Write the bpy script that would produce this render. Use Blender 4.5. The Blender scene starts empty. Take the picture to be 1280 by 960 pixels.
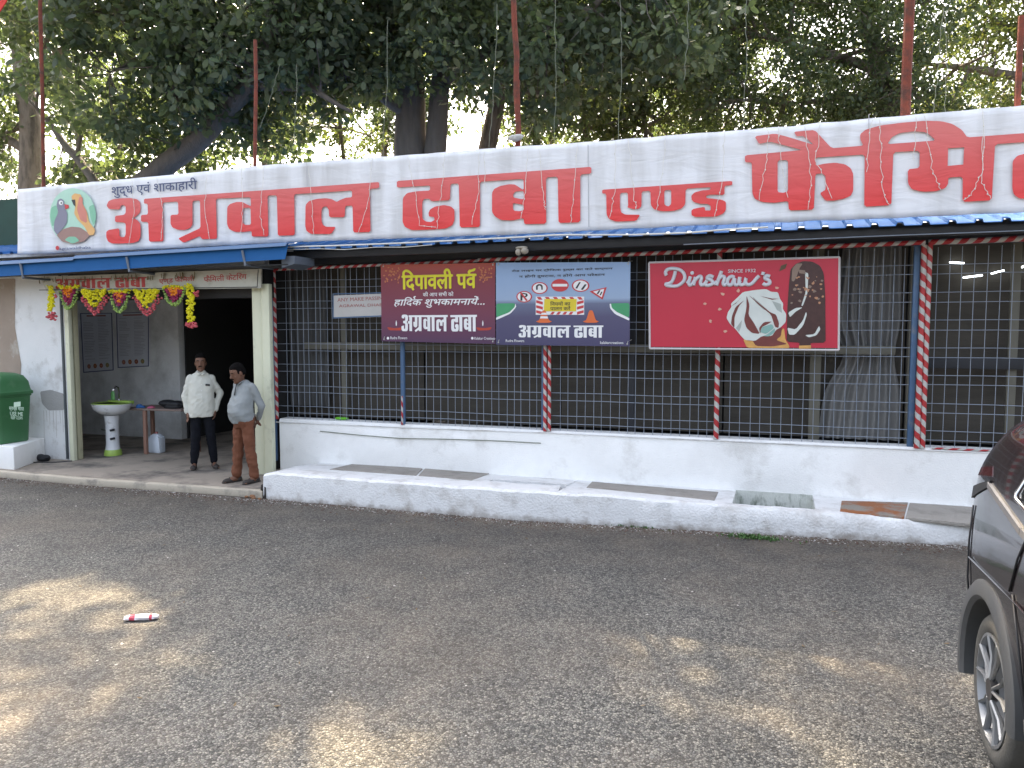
import bpy, bmesh, math, random
import numpy as np
from mathutils import Vector, Matrix, noise
from mathutils.geometry import tessellate_polygon
R = random.Random(7)
rad = math.radians
sc = bpy.context.scene
COL = sc.collection

# ------------------------------------------------------------------ camera, sky, sun, exposure
CAM_H = 2.15; FPX = 950.0; YAW = rad(19.1); PITCH = rad(-4.1)
cd = bpy.data.cameras.new('camera'); cam = bpy.data.objects.new('camera', cd); COL.objects.link(cam)
cd.sensor_width = 36; cd.lens = FPX/1280*36; cd.clip_end = 3000; cd.clip_start = 0.05
cam.location = (0, 0, CAM_H); cam.rotation_euler = (rad(90)+PITCH, 0, YAW); sc.camera = cam
SUN_EL = rad(47); SUN_AZ = rad(-30)      # azimuth from +Y (towards the building), negative = to the left
w = bpy.data.worlds.new('World'); sc.world = w; w.use_nodes = True
nt = w.node_tree; bg = nt.nodes['Background']; sky = nt.nodes.new('ShaderNodeTexSky'); sky.sky_type = 'NISHITA'
sky.sun_disc = False; sky.sun_elevation = SUN_EL; sky.sun_rotation = SUN_AZ
sky.air_density = 1.0; sky.dust_density = 9.0; sky.ozone_density = 0.2
hz = nt.nodes.new('ShaderNodeHueSaturation'); hz.inputs['Saturation'].default_value = .62; nt.links.new(sky.outputs[0], hz.inputs['Color']); nt.links.new(hz.outputs[0], bg.inputs[0]); bg.inputs[1].default_value = 0.15
sl = bpy.data.lights.new('sun', 'SUN'); so = bpy.data.objects.new('sun', sl); COL.objects.link(so)
sl.energy = 3.5; sl.angle = rad(0.6); sl.color = (1.0, 0.77, 0.48)
sd = Vector((math.sin(SUN_AZ)*math.cos(SUN_EL), math.cos(SUN_AZ)*math.cos(SUN_EL), math.sin(SUN_EL)))
so.rotation_euler = sd.to_track_quat('Z', 'Y').to_euler()
sc.view_settings.view_transform = 'Standard'; sc.view_settings.look = 'None'
sc.view_settings.exposure = 2.5; sc.view_settings.gamma = 1
try:
    sc.cycles.max_bounces = 8; sc.cycles.transparent_max_bounces = 8
except Exception: pass

# ------------------------------------------------------------------ measuring: where a sight line meets a wall or floor plane
def _ray(px, py):
    f = Vector((-math.sin(YAW)*math.cos(PITCH), math.cos(YAW)*math.cos(PITCH), math.sin(PITCH)))
    r = Vector((math.cos(YAW), math.sin(YAW), 0)); u = r.cross(f)
    return f + r*((px-640)/FPX) - u*((py-480)/FPX)
def onY(px, py, Y):
    d = _ray(px, py); return Vector((0, 0, CAM_H)) + d*(Y/d.y)
def onZ(px, py, Z=0.0):
    d = _ray(px, py); return Vector((0, 0, CAM_H)) + d*((Z-CAM_H)/d.z)
def crop(ox, oy, s, Y):                 # points measured on a flat vertical sheet at depth Y -> (x, z)
    def f(x, y):
        p = onY(ox+x/s, oy+y/s, Y); return (p.x, p.z)
    return f

# ------------------------------------------------------------------ materials
MATS = {}
def nodes(name):
    m = bpy.data.materials.new(name); m.use_nodes = True
    n = m.node_tree; b = n.nodes['Principled BSDF']; return m, n, b
def mat(name, col, rough=.7, var=.12, scale=6., bump=0., bscale=40., metal=0., dirt=None, dscale=1.5, dlo=.55, dhi=.75, coat=0., spec=.5, detail=6., stretch=None, splash=None):
    if name in MATS: return MATS[name]
    m, n, b = nodes(name); L = n.links
    tc = n.nodes.new('ShaderNodeTexCoord'); src = tc.outputs['Object']
    if stretch:
        mp = n.nodes.new('ShaderNodeMapping'); mp.inputs['Scale'].default_value = stretch; L.new(src, mp.inputs[0]); src2 = mp.outputs[0]
    else: src2 = src
    nz = n.nodes.new('ShaderNodeTexNoise'); nz.inputs['Scale'].default_value = scale; nz.inputs['Detail'].default_value = detail
    L.new(src2, nz.inputs['Vector'])
    mx = n.nodes.new('ShaderNodeMix'); mx.data_type = 'RGBA'
    c = np.array(col[:3]); lo = c*(1-var); hi = np.minimum(c*(1+var), 1)
    mx.inputs[6].default_value = (*lo, 1); mx.inputs[7].default_value = (*hi, 1); L.new(nz.outputs[0], mx.inputs[0])
    out = mx.outputs[2]
    if dirt is not None:
        n2 = n.nodes.new('ShaderNodeTexNoise'); n2.inputs['Scale'].default_value = dscale; n2.inputs['Detail'].default_value = 8; n2.inputs['Roughness'].default_value = .65
        L.new(src2, n2.inputs['Vector'])
        mr = n.nodes.new('ShaderNodeMapRange'); mr.inputs[1].default_value = dlo; mr.inputs[2].default_value = dhi; L.new(n2.outputs[0], mr.inputs[0])
        m2 = n.nodes.new('ShaderNodeMix'); m2.data_type = 'RGBA'; L.new(mr.outputs[0], m2.inputs[0]); L.new(out, m2.inputs[6]); m2.inputs[7].default_value = (*dirt, 1); out = m2.outputs[2]
    if splash:      # mud thrown up from the ground: (height, colour)
        sp = n.nodes.new('ShaderNodeSeparateXYZ'); L.new(src, sp.inputs[0]); n3 = n.nodes.new('ShaderNodeTexNoise'); n3.inputs['Scale'].default_value = 5; n3.inputs['Detail'].default_value = 9; n3.inputs['Roughness'].default_value = .7; L.new(src, n3.inputs[0])
        q = n.nodes.new('ShaderNodeMath'); q.operation = 'MULTIPLY_ADD'; L.new(n3.outputs[0], q.inputs[0]); q.inputs[1].default_value = -splash[0]*3.2; L.new(sp.outputs['Z'], q.inputs[2])
        m5 = n.nodes.new('ShaderNodeMapRange'); m5.inputs[1].default_value = -splash[0]*1.9; m5.inputs[2].default_value = -splash[0]*.9; m5.inputs[3].default_value = .85; m5.inputs[4].default_value = 0; L.new(q.outputs[0], m5.inputs[0])
        m6 = n.nodes.new('ShaderNodeMix'); m6.data_type = 'RGBA'; L.new(m5.outputs[0], m6.inputs[0]); L.new(out, m6.inputs[6]); m6.inputs[7].default_value = (*splash[1], 1); out = m6.outputs[2]
    L.new(out, b.inputs['Base Color'])
    b.inputs['Roughness'].default_value = rough; b.inputs['Metallic'].default_value = metal
    b.inputs['Specular IOR Level'].default_value = spec
    if coat: b.inputs['Coat Weight'].default_value = coat; b.inputs['Coat Roughness'].default_value = .04
    if bump:
        nb = n.nodes.new('ShaderNodeTexNoise'); nb.inputs['Scale'].default_value = bscale; nb.inputs['Detail'].default_value = 5
        L.new(src2, nb.inputs['Vector']); bp = n.nodes.new('ShaderNodeBump'); bp.inputs['Strength'].default_value = bump; bp.inputs['Distance'].default_value = .02
        L.new(nb.outputs[0], bp.inputs['Height']); L.new(bp.outputs[0], b.inputs['Normal'])
    MATS[name] = m; return m
def math_(n, op, a, b=None, c=None):
    q = n.nodes.new('ShaderNodeMath'); q.operation = op
    for i, v in enumerate((a, b, c)):
        if v is None: continue
        if isinstance(v, (int, float)): q.inputs[i].default_value = v
        else: n.links.new(v, q.inputs[i])
    return q.outputs[0]
def ramp_mat(name, stops, axis='Z', rough=.45, lo=0, hi=1, bump=None):
    """printed colour gradient along one object axis"""
    m, n, b = nodes(name); L = n.links
    tc = n.nodes.new('ShaderNodeTexCoord'); sp = n.nodes.new('ShaderNodeSeparateXYZ'); L.new(tc.outputs['Object'], sp.inputs[0])
    mr = n.nodes.new('ShaderNodeMapRange'); mr.inputs[1].default_value = lo; mr.inputs[2].default_value = hi; L.new(sp.outputs[axis], mr.inputs[0])
    cr = n.nodes.new('ShaderNodeValToRGB'); el = cr.color_ramp.elements
    while len(el) < len(stops): el.new(.5)
    for e, (p, c) in zip(el, stops): e.position = p; e.color = (*c, 1)
    L.new(mr.outputs[0], cr.inputs[0]); L.new(cr.outputs[0], b.inputs['Base Color']); b.inputs['Roughness'].default_value = rough
    if bump: bump(n, b)
    return m
def stripe_mat():
    m, n, b = nodes('striped_tape'); L = n.links
    tc = n.nodes.new('ShaderNodeTexCoord'); sp = n.nodes.new('ShaderNodeSeparateXYZ'); L.new(tc.outputs['Object'], sp.inputs[0])
    a = math_(n, 'ARCTAN2', sp.outputs['Y'], sp.outputs['X']); a = math_(n, 'DIVIDE', a, 2*math.pi)
    z = math_(n, 'DIVIDE', sp.outputs['Z'], .142); s = math_(n, 'ADD', z, a)
    nz = n.nodes.new('ShaderNodeTexNoise'); nz.inputs['Scale'].default_value = 6; L.new(tc.outputs['Object'], nz.inputs[0])
    s = math_(n, 'ADD', s, math_(n, 'MULTIPLY', nz.outputs[0], .25)); s = math_(n, 'FRACT', s); s = math_(n, 'GREATER_THAN', s, .47)
    n2 = n.nodes.new('ShaderNodeTexNoise'); n2.inputs['Scale'].default_value = 30; n2.inputs['Detail'].default_value = 6; L.new(tc.outputs['Object'], n2.inputs[0])
    mx = n.nodes.new('ShaderNodeMix'); mx.data_type = 'RGBA'; L.new(s, mx.inputs[0]); mx.inputs[6].default_value = (.50, .50, .47, 1); mx.inputs[7].default_value = (.42, .025, .03, 1)
    m2 = n.nodes.new('ShaderNodeMix'); m2.data_type = 'RGBA'; m2.blend_type = 'MULTIPLY'; m2.inputs[0].default_value = .5; L.new(mx.outputs[2], m2.inputs[6]); L.new(n2.outputs[1], m2.inputs[7])
    m3 = n.nodes.new('ShaderNodeMix'); m3.data_type = 'RGBA'; m3.inputs[0].default_value = .35; L.new(m2.outputs[2], m3.inputs[7]); L.new(mx.outputs[2], m3.inputs[6])
    L.new(m3.outputs[2], b.inputs['Base Color']); b.inputs['Roughness'].default_value = .45
    return m
def asphalt_mat():
    m, n, b = nodes('asphalt'); L = n.links
    tc = n.nodes.new('ShaderNodeTexCoord'); P = tc.outputs['Object']
    nz0 = n.nodes.new('ShaderNodeTexNoise'); nz0.inputs['Scale'].default_value = 25; L.new(P, nz0.inputs[0])
    vm = n.nodes.new('ShaderNodeVectorMath'); vm.operation = 'MULTIPLY_ADD'; L.new(nz0.outputs[1], vm.inputs[0]); vm.inputs[1].default_value = (.02, .02, .02); L.new(P, vm.inputs[2])
    def vor(scale, feat='F1'):
        v = n.nodes.new('ShaderNodeTexVoronoi'); v.inputs['Scale'].default_value = scale; v.feature = feat; L.new(vm.outputs[0], v.inputs['Vector']); return v
    v1 = vor(62); v2 = vor(130); e1 = vor(62, 'DISTANCE_TO_EDGE')
    s1 = n.nodes.new('ShaderNodeSeparateColor'); L.new(v1.outputs['Color'], s1.inputs[0])
    cr = n.nodes.new('ShaderNodeValToRGB'); el = cr.color_ramp.elements
    for _ in range(3): el.new(.5)
    for e, (p, c) in zip(el, [(0, (.034, .035, .034)), (.35, (.100, .101, .096)), (.62, (.165, .164, .150)), (.9, (.21, .206, .185)), (1, (.27, .262, .23))]): e.position = p; e.color = (*c, 1)
    L.new(s1.outputs[0], cr.inputs[0])
    gap = n.nodes.new('ShaderNodeMapRange'); gap.inputs[1].default_value = 0; gap.inputs[2].default_value = .22; gap.inputs[3].default_value = .12; gap.inputs[4].default_value = 1; L.new(e1.outputs['Distance'], gap.inputs[0])  # darkens crevices between stones, their shade put into the colour
    hs = n.nodes.new('ShaderNodeMix'); hs.data_type = 'RGBA'; hs.blend_type = 'MULTIPLY'; hs.inputs[0].default_value = 1; L.new(cr.outputs[0], hs.inputs[6]); L.new(gap.outputs[0], hs.inputs[7])
    # dust: warm patches
    big = n.nodes.new('ShaderNodeTexNoise'); big.inputs['Scale'].default_value = .55; big.inputs['Detail'].default_value = 7; big.inputs['Roughness'].default_value = .6; L.new(P, big.inputs[0])
    mr = n.nodes.new('ShaderNodeMapRange'); mr.inputs[1].default_value = .42; mr.inputs[2].default_value = .78; mr.inputs[4].default_value = .6; L.new(big.outputs[0], mr.inputs[0])
    sp = n.nodes.new('ShaderNodeSeparateXYZ'); L.new(P, sp.inputs[0])
    ky = n.nodes.new('ShaderNodeMapRange'); ky.inputs[1].default_value = 6.4; ky.inputs[2].default_value = 8.2; ky.inputs[3].default_value = 0; ky.inputs[4].default_value = .75; L.new(sp.outputs['Y'], ky.inputs[0])
    med = n.nodes.new('ShaderNodeTexNoise'); med.inputs['Scale'].default_value = 2.2; med.inputs['Detail'].default_value = 6; L.new(P, med.inputs[0])
    dk = math_(n, 'MULTIPLY', ky.outputs[0], math_(n, 'MULTIPLY', med.outputs[0], 1.6))
    d = math_(n, 'MAXIMUM', mr.outputs[0], dk)
    mx = n.nodes.new('ShaderNodeMix'); mx.data_type = 'RGBA'; L.new(d, mx.inputs[0]); L.new(hs.outputs[2], mx.inputs[6]); mx.inputs[7].default_value = (.118, .092, .066, 1)
    md = n.nodes.new('ShaderNodeMapRange'); md.inputs[1].default_value = .3; md.inputs[2].default_value = .7; md.inputs[3].default_value = .8; md.inputs[4].default_value = 1.18; L.new(med.outputs[0], md.inputs[0])
    m4 = n.nodes.new('ShaderNodeMix'); m4.data_type = 'RGBA'; m4.blend_type = 'MULTIPLY'; m4.inputs[0].default_value = 1; L.new(mx.outputs[2], m4.inputs[6]); L.new(md.outputs[0], m4.inputs[7])
    L.new(m4.outputs[2], b.inputs['Base Color']); b.inputs['Roughness'].default_value = .75
    h = math_(n, 'SUBTRACT', 1, v1.outputs['Distance']); h2 = math_(n, 'MULTIPLY', v2.outputs['Distance'], -.4); h = math_(n, 'ADD', h, h2)
    h = math_(n, 'ADD', h, math_(n, 'MULTIPLY', s1.outputs[1], .8))
    bp = n.nodes.new('ShaderNodeBump'); bp.inputs['Strength'].default_value = 1.0; bp.inputs['Distance'].default_value = .012; L.new(h, bp.inputs['Height']); L.new(bp.outputs[0], b.inputs['Normal'])
    return m
def leaf_mat(name, c0, c1, c2):
    m, n, b = nodes(name); L = n.links
    at = n.nodes.new('ShaderNodeAttribute'); at.attribute_name = 'rnd'
    cr = n.nodes.new('ShaderNodeValToRGB'); el = cr.color_ramp.elements; el.new(.5)
    for e, (p, c) in zip(el, [(0, c0), (.6, c1), (1, c2)]): e.position = p; e.color = (*c, 1)
    L.new(at.outputs['Fac'], cr.inputs[0]); L.new(cr.outputs[0], b.inputs['Base Color']); b.inputs['Roughness'].default_value = .42
    tr = n.nodes.new('ShaderNodeBsdfTranslucent'); hb = n.nodes.new('ShaderNodeMix'); hb.data_type = 'RGBA'; hb.blend_type = 'MULTIPLY'; hb.inputs[0].default_value = 1
    L.new(cr.outputs[0], hb.inputs[6]); hb.inputs[7].default_value = (1.7, 1.8, .85, 1); L.new(hb.outputs[2], tr.inputs[0])
    ms = n.nodes.new('ShaderNodeMixShader'); ms.inputs[0].default_value = .44; L.new(b.outputs[0], ms.inputs[1]); L.new(tr.outputs[0], ms.inputs[2])
    L.new(ms.outputs[0], n.nodes['Material Output'].inputs['Surface'])
    return m
def cloth_bump(n, b):
    tc = n.nodes.new('ShaderNodeTexCoord'); L = n.links
    mp = n.nodes.new('ShaderNodeMapping'); mp.inputs['Scale'].default_value = (.7, 1, 2.6); mp.inputs['Rotation'].default_value = (0, rad(8), 0); L.new(tc.outputs['Object'], mp.inputs[0])
    nz = n.nodes.new('ShaderNodeTexNoise'); nz.inputs['Scale'].default_value = 2.4; nz.inputs['Detail'].default_value = 5; nz.inputs['Distortion'].default_value = .8; L.new(mp.outputs[0], nz.inputs[0])
    bp = n.nodes.new('ShaderNodeBump'); bp.inputs['Strength'].default_value = .32; bp.inputs['Distance'].default_value = .05; L.new(nz.outputs[0], bp.inputs['Height']); L.new(bp.outputs[0], b.inputs['Normal'])

M_asph = asphalt_mat()
M_white = mat('whitewash', (.86, .86, .84), .85, .05, 9, .35, 60, dirt=(.52, .50, .46), dscale=2.2, dlo=.55, dhi=.85, splash=(.16, (.48, .45, .38)))
M_kerbw = mat('whitewash_kerb', (.76, .76, .75), .9, .08, 9, .6, 45, dirt=(.40, .37, .33), dscale=3.2, dlo=.50, dhi=.80, splash=(.10, (.22, .18, .14)))
M_dirtyw = mat('dirty_white_wall', (.74, .75, .75), .85, .07, 5, .3, 50, dirt=(.36, .34, .30), dscale=1.8, dlo=.53, dhi=.75, splash=(.22, (.30, .28, .24)))
M_inner = mat('grey_inner_wall', (.78, .79, .79), .85, .1, 3, .2, 40, dirt=(.40, .40, .38), dscale=1.4, dlo=.45, dhi=.75)
M_conc = mat('concrete', (.27, .255, .235), .9, .15, 5, .5, 70, dirt=(.15, .14, .13), dscale=2.4, dlo=.5, dhi=.72)
M_floor = mat('concrete_floor', (.31, .265, .215), .9, .12, 4, .4, 70, dirt=(.10, .09, .08), dscale=1.6, dlo=.47, dhi=.66)
M_slab = mat('cement_slab', (.33, .305, .27), .9, .14, 7, .8, 60, dirt=(.20, .18, .155), dscale=3, dlo=.5, dhi=.75)
M_edge = mat('kerb_edge', (.50, .44, .35), .9, .12, 8, .5, 60, dirt=(.22, .2, .17), dscale=4, dlo=.5, dhi=.7)
M_stripe = stripe_mat()
M_blue = mat('blue_sheet', (.014, .085, .235), .75, .12, 5, .05, 20, spec=.15, dirt=(.10, .16, .25), dscale=3, dlo=.6, dhi=.8)
M_bluepost = mat('blue_post', (.06, .12, .22), .5, .2, 9, dirt=(.15, .17, .2), dscale=6)
M_bar = mat('grille_steel', (.27, .31, .37), .45, .2, 14, metal=.3, dirt=(.16, .17, .19), dscale=9)
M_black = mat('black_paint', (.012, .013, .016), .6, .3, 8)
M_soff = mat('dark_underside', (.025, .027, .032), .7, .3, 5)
M_dark = mat('dark_hall', (.022, .022, .022), .9, .3, 2)  # near-black walls and floor, the unlit hall's shade put into the colour
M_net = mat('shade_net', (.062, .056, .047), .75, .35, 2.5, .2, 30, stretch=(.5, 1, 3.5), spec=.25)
M_olive = mat('olive_rail', (.13, .125, .10), .7, .15, 6)
M_cream = mat('cream_green_paint', (.66, .67, .50), .6, .08, 6, dirt=(.27, .27, .2), dscale=3, dlo=.58, dhi=.8)
M_creamd = mat('cream_jamb', (.45, .43, .29), .7, .1, 6, dirt=(.17, .16, .11), dscale=3, dlo=.55, dhi=.8)
M_curtw = mat('pale_curtain', (.19, .19, .185), .9, .1, 4, .1, 30, stretch=(1, 1, .2))
M_curtg = mat('grey_curtain', (.075, .075, .073), .9, .25, 4, .1, 30, stretch=(3, 1, .2))
M_green = mat('bin_green', (.04, .15, .055), .42, .1, 6, dirt=(.09, .2, .1), dscale=4)
M_ink = mat('dark_blue_ink', (.07, .09, .18), .6, .1)
M_pw = mat('print_white', (.80, .80, .80), .45, .03)
M_pk = mat('print_black', (.03, .03, .035), .45, .1)
M_pr = mat('print_red', (.55, .045, .05), .45, .05)
M_rust = mat('rusty_red_pole', (.21, .06, .04), .8, .3, 12, .3, 60, dirt=(.10, .05, .04), dscale=7, dlo=.45, dhi=.65, spec=.2)
M_bark = mat('bark', (.21, .18, .15), .95, .3, 7, 1., 22, stretch=(1.5, 1.5, .4), dirt=(.07, .06, .05), dscale=4, dlo=.45, dhi=.7)
M_barkd = mat('dark_bark', (.13, .115, .10), .95, .3, 7, 1., 22, stretch=(1.5, 1.5, .4))
M_wire = mat('pale_wire', (.62, .62, .58), .6, .1)
M_wired = mat('green_wire', (.17, .19, .14), .6, .1)
M_chrome = mat('chrome', (.6, .6, .6), .18, .03, metal=1.)
M_ceram = mat('white_ceramic', (.62, .64, .66), .25, .05, 5, dirt=(.2, .19, .17), dscale=7, dlo=.56, dhi=.7)
M_lime = mat('lime_glaze', (.34, .50, .10), .3, .1, 6)
M_wood = mat('reddish_wood', (.27, .15, .11), .7, .2, 6, stretch=(6, 6, .6))
M_dkwood = mat('table_top', (.20, .15, .13), .6, .2, 5)
M_plas = mat('jug_plastic', (.55, .60, .66), .35, .05)

# ------------------------------------------------------------------ object helpers
WPOS = {}
def tag(o, label=None, cat=None, group=None, kind=None):
    if label: o['label'] = label
    if cat: o['category'] = cat
    if group: o['group'] = group
    if kind: o['kind'] = kind
    return o
def thing(name, label, cat, loc=(0, 0, 0), rz=0., group=None):
    o = bpy.data.objects.new(name, None); COL.objects.link(o); o.location = loc; o.rotation_euler = (0, 0, rz); o.empty_display_size = .2
    tag(o, label, cat, group); WPOS[o.name] = Matrix.Translation(Vector(loc)) @ Matrix.Rotation(rz, 4, 'Z'); return o
def wmat(o): return WPOS.get(o.name, Matrix.Identity(4)) if o else Matrix.Identity(4)
def put(name, me, parent=None, loc=None, rot=None, world=True):
    """link mesh; if world, vertices/loc are world and are brought into the parent's frame"""
    o = bpy.data.objects.new(name, me); COL.objects.link(o)
    W = Matrix.Translation(Vector(loc or (0, 0, 0))) @ (rot.to_matrix().to_4x4() if rot is not None else Matrix.Identity(4))
    if parent:
        o.parent = parent
        if world: o.matrix_local = wmat(parent).inverted() @ W
        else: o.matrix_local = W
        WPOS[o.name] = wmat(parent) @ o.matrix_local.copy() if not world else W
    else:
        o.matrix_local = W; WPOS[o.name] = W
    return o
def me_new(V, F, m=None, smooth=False):
    me = bpy.data.meshes.new('m'); me.from_pydata([tuple(v) for v in V], [], F); me.update()
    if m is not None:
        for q in (m if isinstance(m, (list, tuple)) else [m]): me.materials.append(q)
    if smooth: me.polygons.foreach_set('use_smooth', [True]*len(me.polygons))
    return me
class G:
    def __init__(s): s.V = []; s.F = []; s.MI = []
    def add(s, V, F, mi=0):
        k = len(s.V); s.V += [tuple(v) for v in V]; s.F += [tuple(i+k for i in f) for f in F]; s.MI += [mi]*len(F); return s
    def box(s, x0, x1, y0, y1, z0, z1, mi=0, b=0.):
        V = [(x, y, z) for x in (x0, x1) for y in (y0, y1) for z in (z0, z1)]
        return s.add(V, [(0, 1, 3, 2), (4, 6, 7, 5), (0, 4, 5, 1), (2, 3, 7, 6), (0, 2, 6, 4), (1, 5, 7, 3)], mi)
    def prism(s, A, B, mi=0):      # same-length loops A and B (caps at both)
        n = len(A); return s.add(list(A)+list(B), [tuple(range(n))[::-1], tuple(range(n, 2*n))]+[(i, (i+1) % n, n+(i+1) % n, n+i) for i in range(n)], mi)
    def tube(s, P, r, k=8, caps=True, mi=0, ey=1.):
        P = [Vector(p) for p in P]; n = len(P); rr = r if isinstance(r, (list, tuple)) else [r]*n
        t0 = (P[1]-P[0]).normalized(); up = Vector((0, 0, 1)) if abs(t0.z) < .9 else Vector((0, 1, 0))
        a = t0.cross(up).normalized(); V = []; F = []
        for i in range(n):
            t = (P[min(i+1, n-1)]-P[max(i-1, 0)]).normalized(); a = (a-t*a.dot(t)).normalized(); c = t.cross(a)
            for j in range(k):
                th = 2*math.pi*j/k; q = rr[i]
                qx, qy = (q, q) if not isinstance(q, (list, tuple)) else q
                V.append(P[i]+a*math.cos(th)*qx+c*math.sin(th)*qy)
        for i in range(n-1):
            for j in range(k): F.append((i*k+j, i*k+(j+1) % k, (i+1)*k+(j+1) % k, (i+1)*k+j))
        if caps: F.append(tuple(range(k))[::-1]); F.append(tuple(range((n-1)*k, n*k)))
        return s.add(V, F, mi)
    def lathe(s, prof, c=(0, 0, 0), k=24, sx=1., sy=1., mi=0):
        V = []; F = []
        for (r, z) in prof:
            for j in range(k): th = 2*math.pi*j/k; V.append((c[0]+r*sx*math.cos(th), c[1]+r*sy*math.sin(th), c[2]+z))
        for i in range(len(prof)-1):
            for j in range(k): F.append((i*k+j, i*k+(j+1) % k, (i+1)*k+(j+1) % k, (i+1)*k+j))
        if prof[0][0] > 1e-4: F.append(tuple(range(k))[::-1])
        if prof[-1][0] > 1e-4: F.append(tuple(range((len(prof)-1)*k, len(prof)*k)))
        return s.add(V, F, mi)
    def ell(s, c, r, k=10, h=6, mi=0):
        pr = [(math.sin(math.pi*i/h), -math.cos(math.pi*i/h)) for i in range(h+1)]
        V = []; F = []
        for (q, z) in pr:
            for j in range(k): th = 2*math.pi*j/k; V.append((c[0]+r[0]*q*math.cos(th), c[1]+r[1]*q*math.sin(th), c[2]+r[2]*z))
        for i in range(h):
            for j in range(k): F.append((i*k+j, i*k+(j+1) % k, (i+1)*k+(j+1) % k, (i+1)*k+j))
        return s.add(V, F, mi)
    def mesh(s, m=None, smooth=False, bevel=0., seg=2):
        me = me_new(s.V, s.F, m); me.polygons.foreach_set('material_index', s.MI); me.update()
        bm = bmesh.new(); bm.from_mesh(me)
        bmesh.ops.remove_doubles(bm, verts=bm.verts, dist=1e-5)
        if bevel: bmesh.ops.bevel(bm, geom=[e for e in bm.edges if len(e.link_faces) == 2 and e.calc_face_angle(0) > .5], offset=bevel, segments=seg, affect='EDGES', profile=.5)
        bmesh.ops.recalc_face_normals(bm, faces=bm.faces)
        bm.to_mesh(me); bm.free()
        if smooth:
            me.polygons.foreach_set('use_smooth', [True]*len(me.polygons))
            if bevel or smooth == 'auto':
                me.set_sharp_from_angle(angle=rad(40))
        return me
    def put(s, name, m, parent=None, smooth=False, bevel=0., **kw): return put(name, s.mesh(m, smooth, bevel), parent, **kw)
def box(name, m, parent, x0, x1, y0, y1, z0, z1, bevel=.006):
    return G().box(x0, x1, y0, y1, z0, z1).put(name, m, parent, smooth=bool(bevel), bevel=bevel)
def remesh(me, voxel, m, smooth=4, subd=0):
    o = bpy.data.objects.new('tmp', me); COL.objects.link(o)
    r = o.modifiers.new('r', 'REMESH'); r.mode = 'VOXEL'; r.voxel_size = voxel
    if smooth: q = o.modifiers.new('s', 'SMOOTH'); q.iterations = smooth; q.factor = .5
    dg = bpy.context.evaluated_depsgraph_get(); n = bpy.data.meshes.new_from_object(o.evaluated_get(dg)); bpy.data.objects.remove(o)
    n.materials.clear(); n.materials.append(m); n.polygons.foreach_set('material_index', [0]*len(n.polygons)); n.polygons.foreach_set('use_smooth', [True]*len(n.polygons))
    return n
def chaikin(P, q=.14, it=1):
    for _ in range(it):
        o = []; n = len(P)
        for i in range(n):
            a = P[i-1]; b = P[i]; c = P[(i+1) % n]
            da = math.dist(a, b); dc = math.dist(b, c); ta = min(q, .02/max(da, 1e-6)); t2 = min(q, .02/max(dc, 1e-6))
            o.append((b[0]+(a[0]-b[0])*ta, b[1]+(a[1]-b[1])*ta)); o.append((b[0]+(c[0]-b[0])*t2, b[1]+(c[1]-b[1])*t2))
        P = o
    return P
def sheet(name, loops, m, Y, parent, world=True, rnd=True):
    """a flat printed shape on the vertical plane y = Y; loops are (x, z), the later ones cut holes"""
    LL = [chaikin(l) if rnd and len(l) > 4 else l for l in loops]
    tri = tessellate_polygon([[Vector((x, z, 0)) for x, z in l] for l in LL])
    V = [(x, Y, z) for l in LL for x, z in l]; F = []
    for t in tri:
        a, b, c = (Vector(V[i]) for i in t)
        nn = (b-a).cross(c-a)
        if nn.length < 1e-9: continue
        F.append(tuple(t) if nn.y < 0 else tuple(t)[::-1])
    me = me_new(V, F, m); return put(name, me, parent, world=world)
def disc(c, r, n=24, rz=None, a0=0, a1=360):
    rz = rz or r; return [(c[0]+r*math.cos(rad(a0+(a1-a0)*i/n)), c[1]+rz*math.sin(rad(a0+(a1-a0)*i/n))) for i in range(n)]
def deva(s):
    o = list(s.replace('र्द', 'द').replace('र्व', 'व').replace('र्घ', 'घ'))
    for i in range(1, len(o)):
        if o[i] == 'ि': o[i], o[i-1] = o[i-1], o[i]
    return ''.join(o)
def text(name, s, x0, x1, z0, z1, Y, m, parent, bold=.0, shear=0., dz=0.):
    s = deva(s)
    c = bpy.data.curves.new('t', 'FONT'); c.body = s; c.shear = shear; c.resolution_u = 2
    o = bpy.data.objects.new('tmp', c); COL.objects.link(o); dg = bpy.context.evaluated_depsgraph_get(); dg.update()
    me = bpy.data.meshes.new_from_object(o.evaluated_get(dg)); bpy.data.objects.remove(o)
    n = len(me.vertices); a = np.empty(n*3); me.vertices.foreach_get('co', a); a = a.reshape(-1, 3)
    mn, mx = a.min(0), a.max(0); t = (a-mn)/np.maximum(mx-mn, 1e-6)
    v = np.stack([x0+t[:, 0]*(x1-x0), np.full(n, Y), z0+t[:, 1]*(z1-z0)+t[:, 0]*dz], 1)
    me.vertices.foreach_set('co', v.ravel()); me.update()
    fs = [tuple(p.vertices) for p in me.polygons]; d = bold*(z1-z0)*1.0; VV = []; FF = []
    for i, (ox, oz) in enumerate([(0, 0), (-d, 0), (d, 0), (0, -d*.7), (0, d*.7)] if bold else [(0, 0)]):
        VV += [(q[0]+ox, q[1]-.00025*i, q[2]+oz) for q in v]; FF += [tuple(k+n*i for k in f) for f in fs]
    return put(name, me_new(VV, FF, m), parent)
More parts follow.
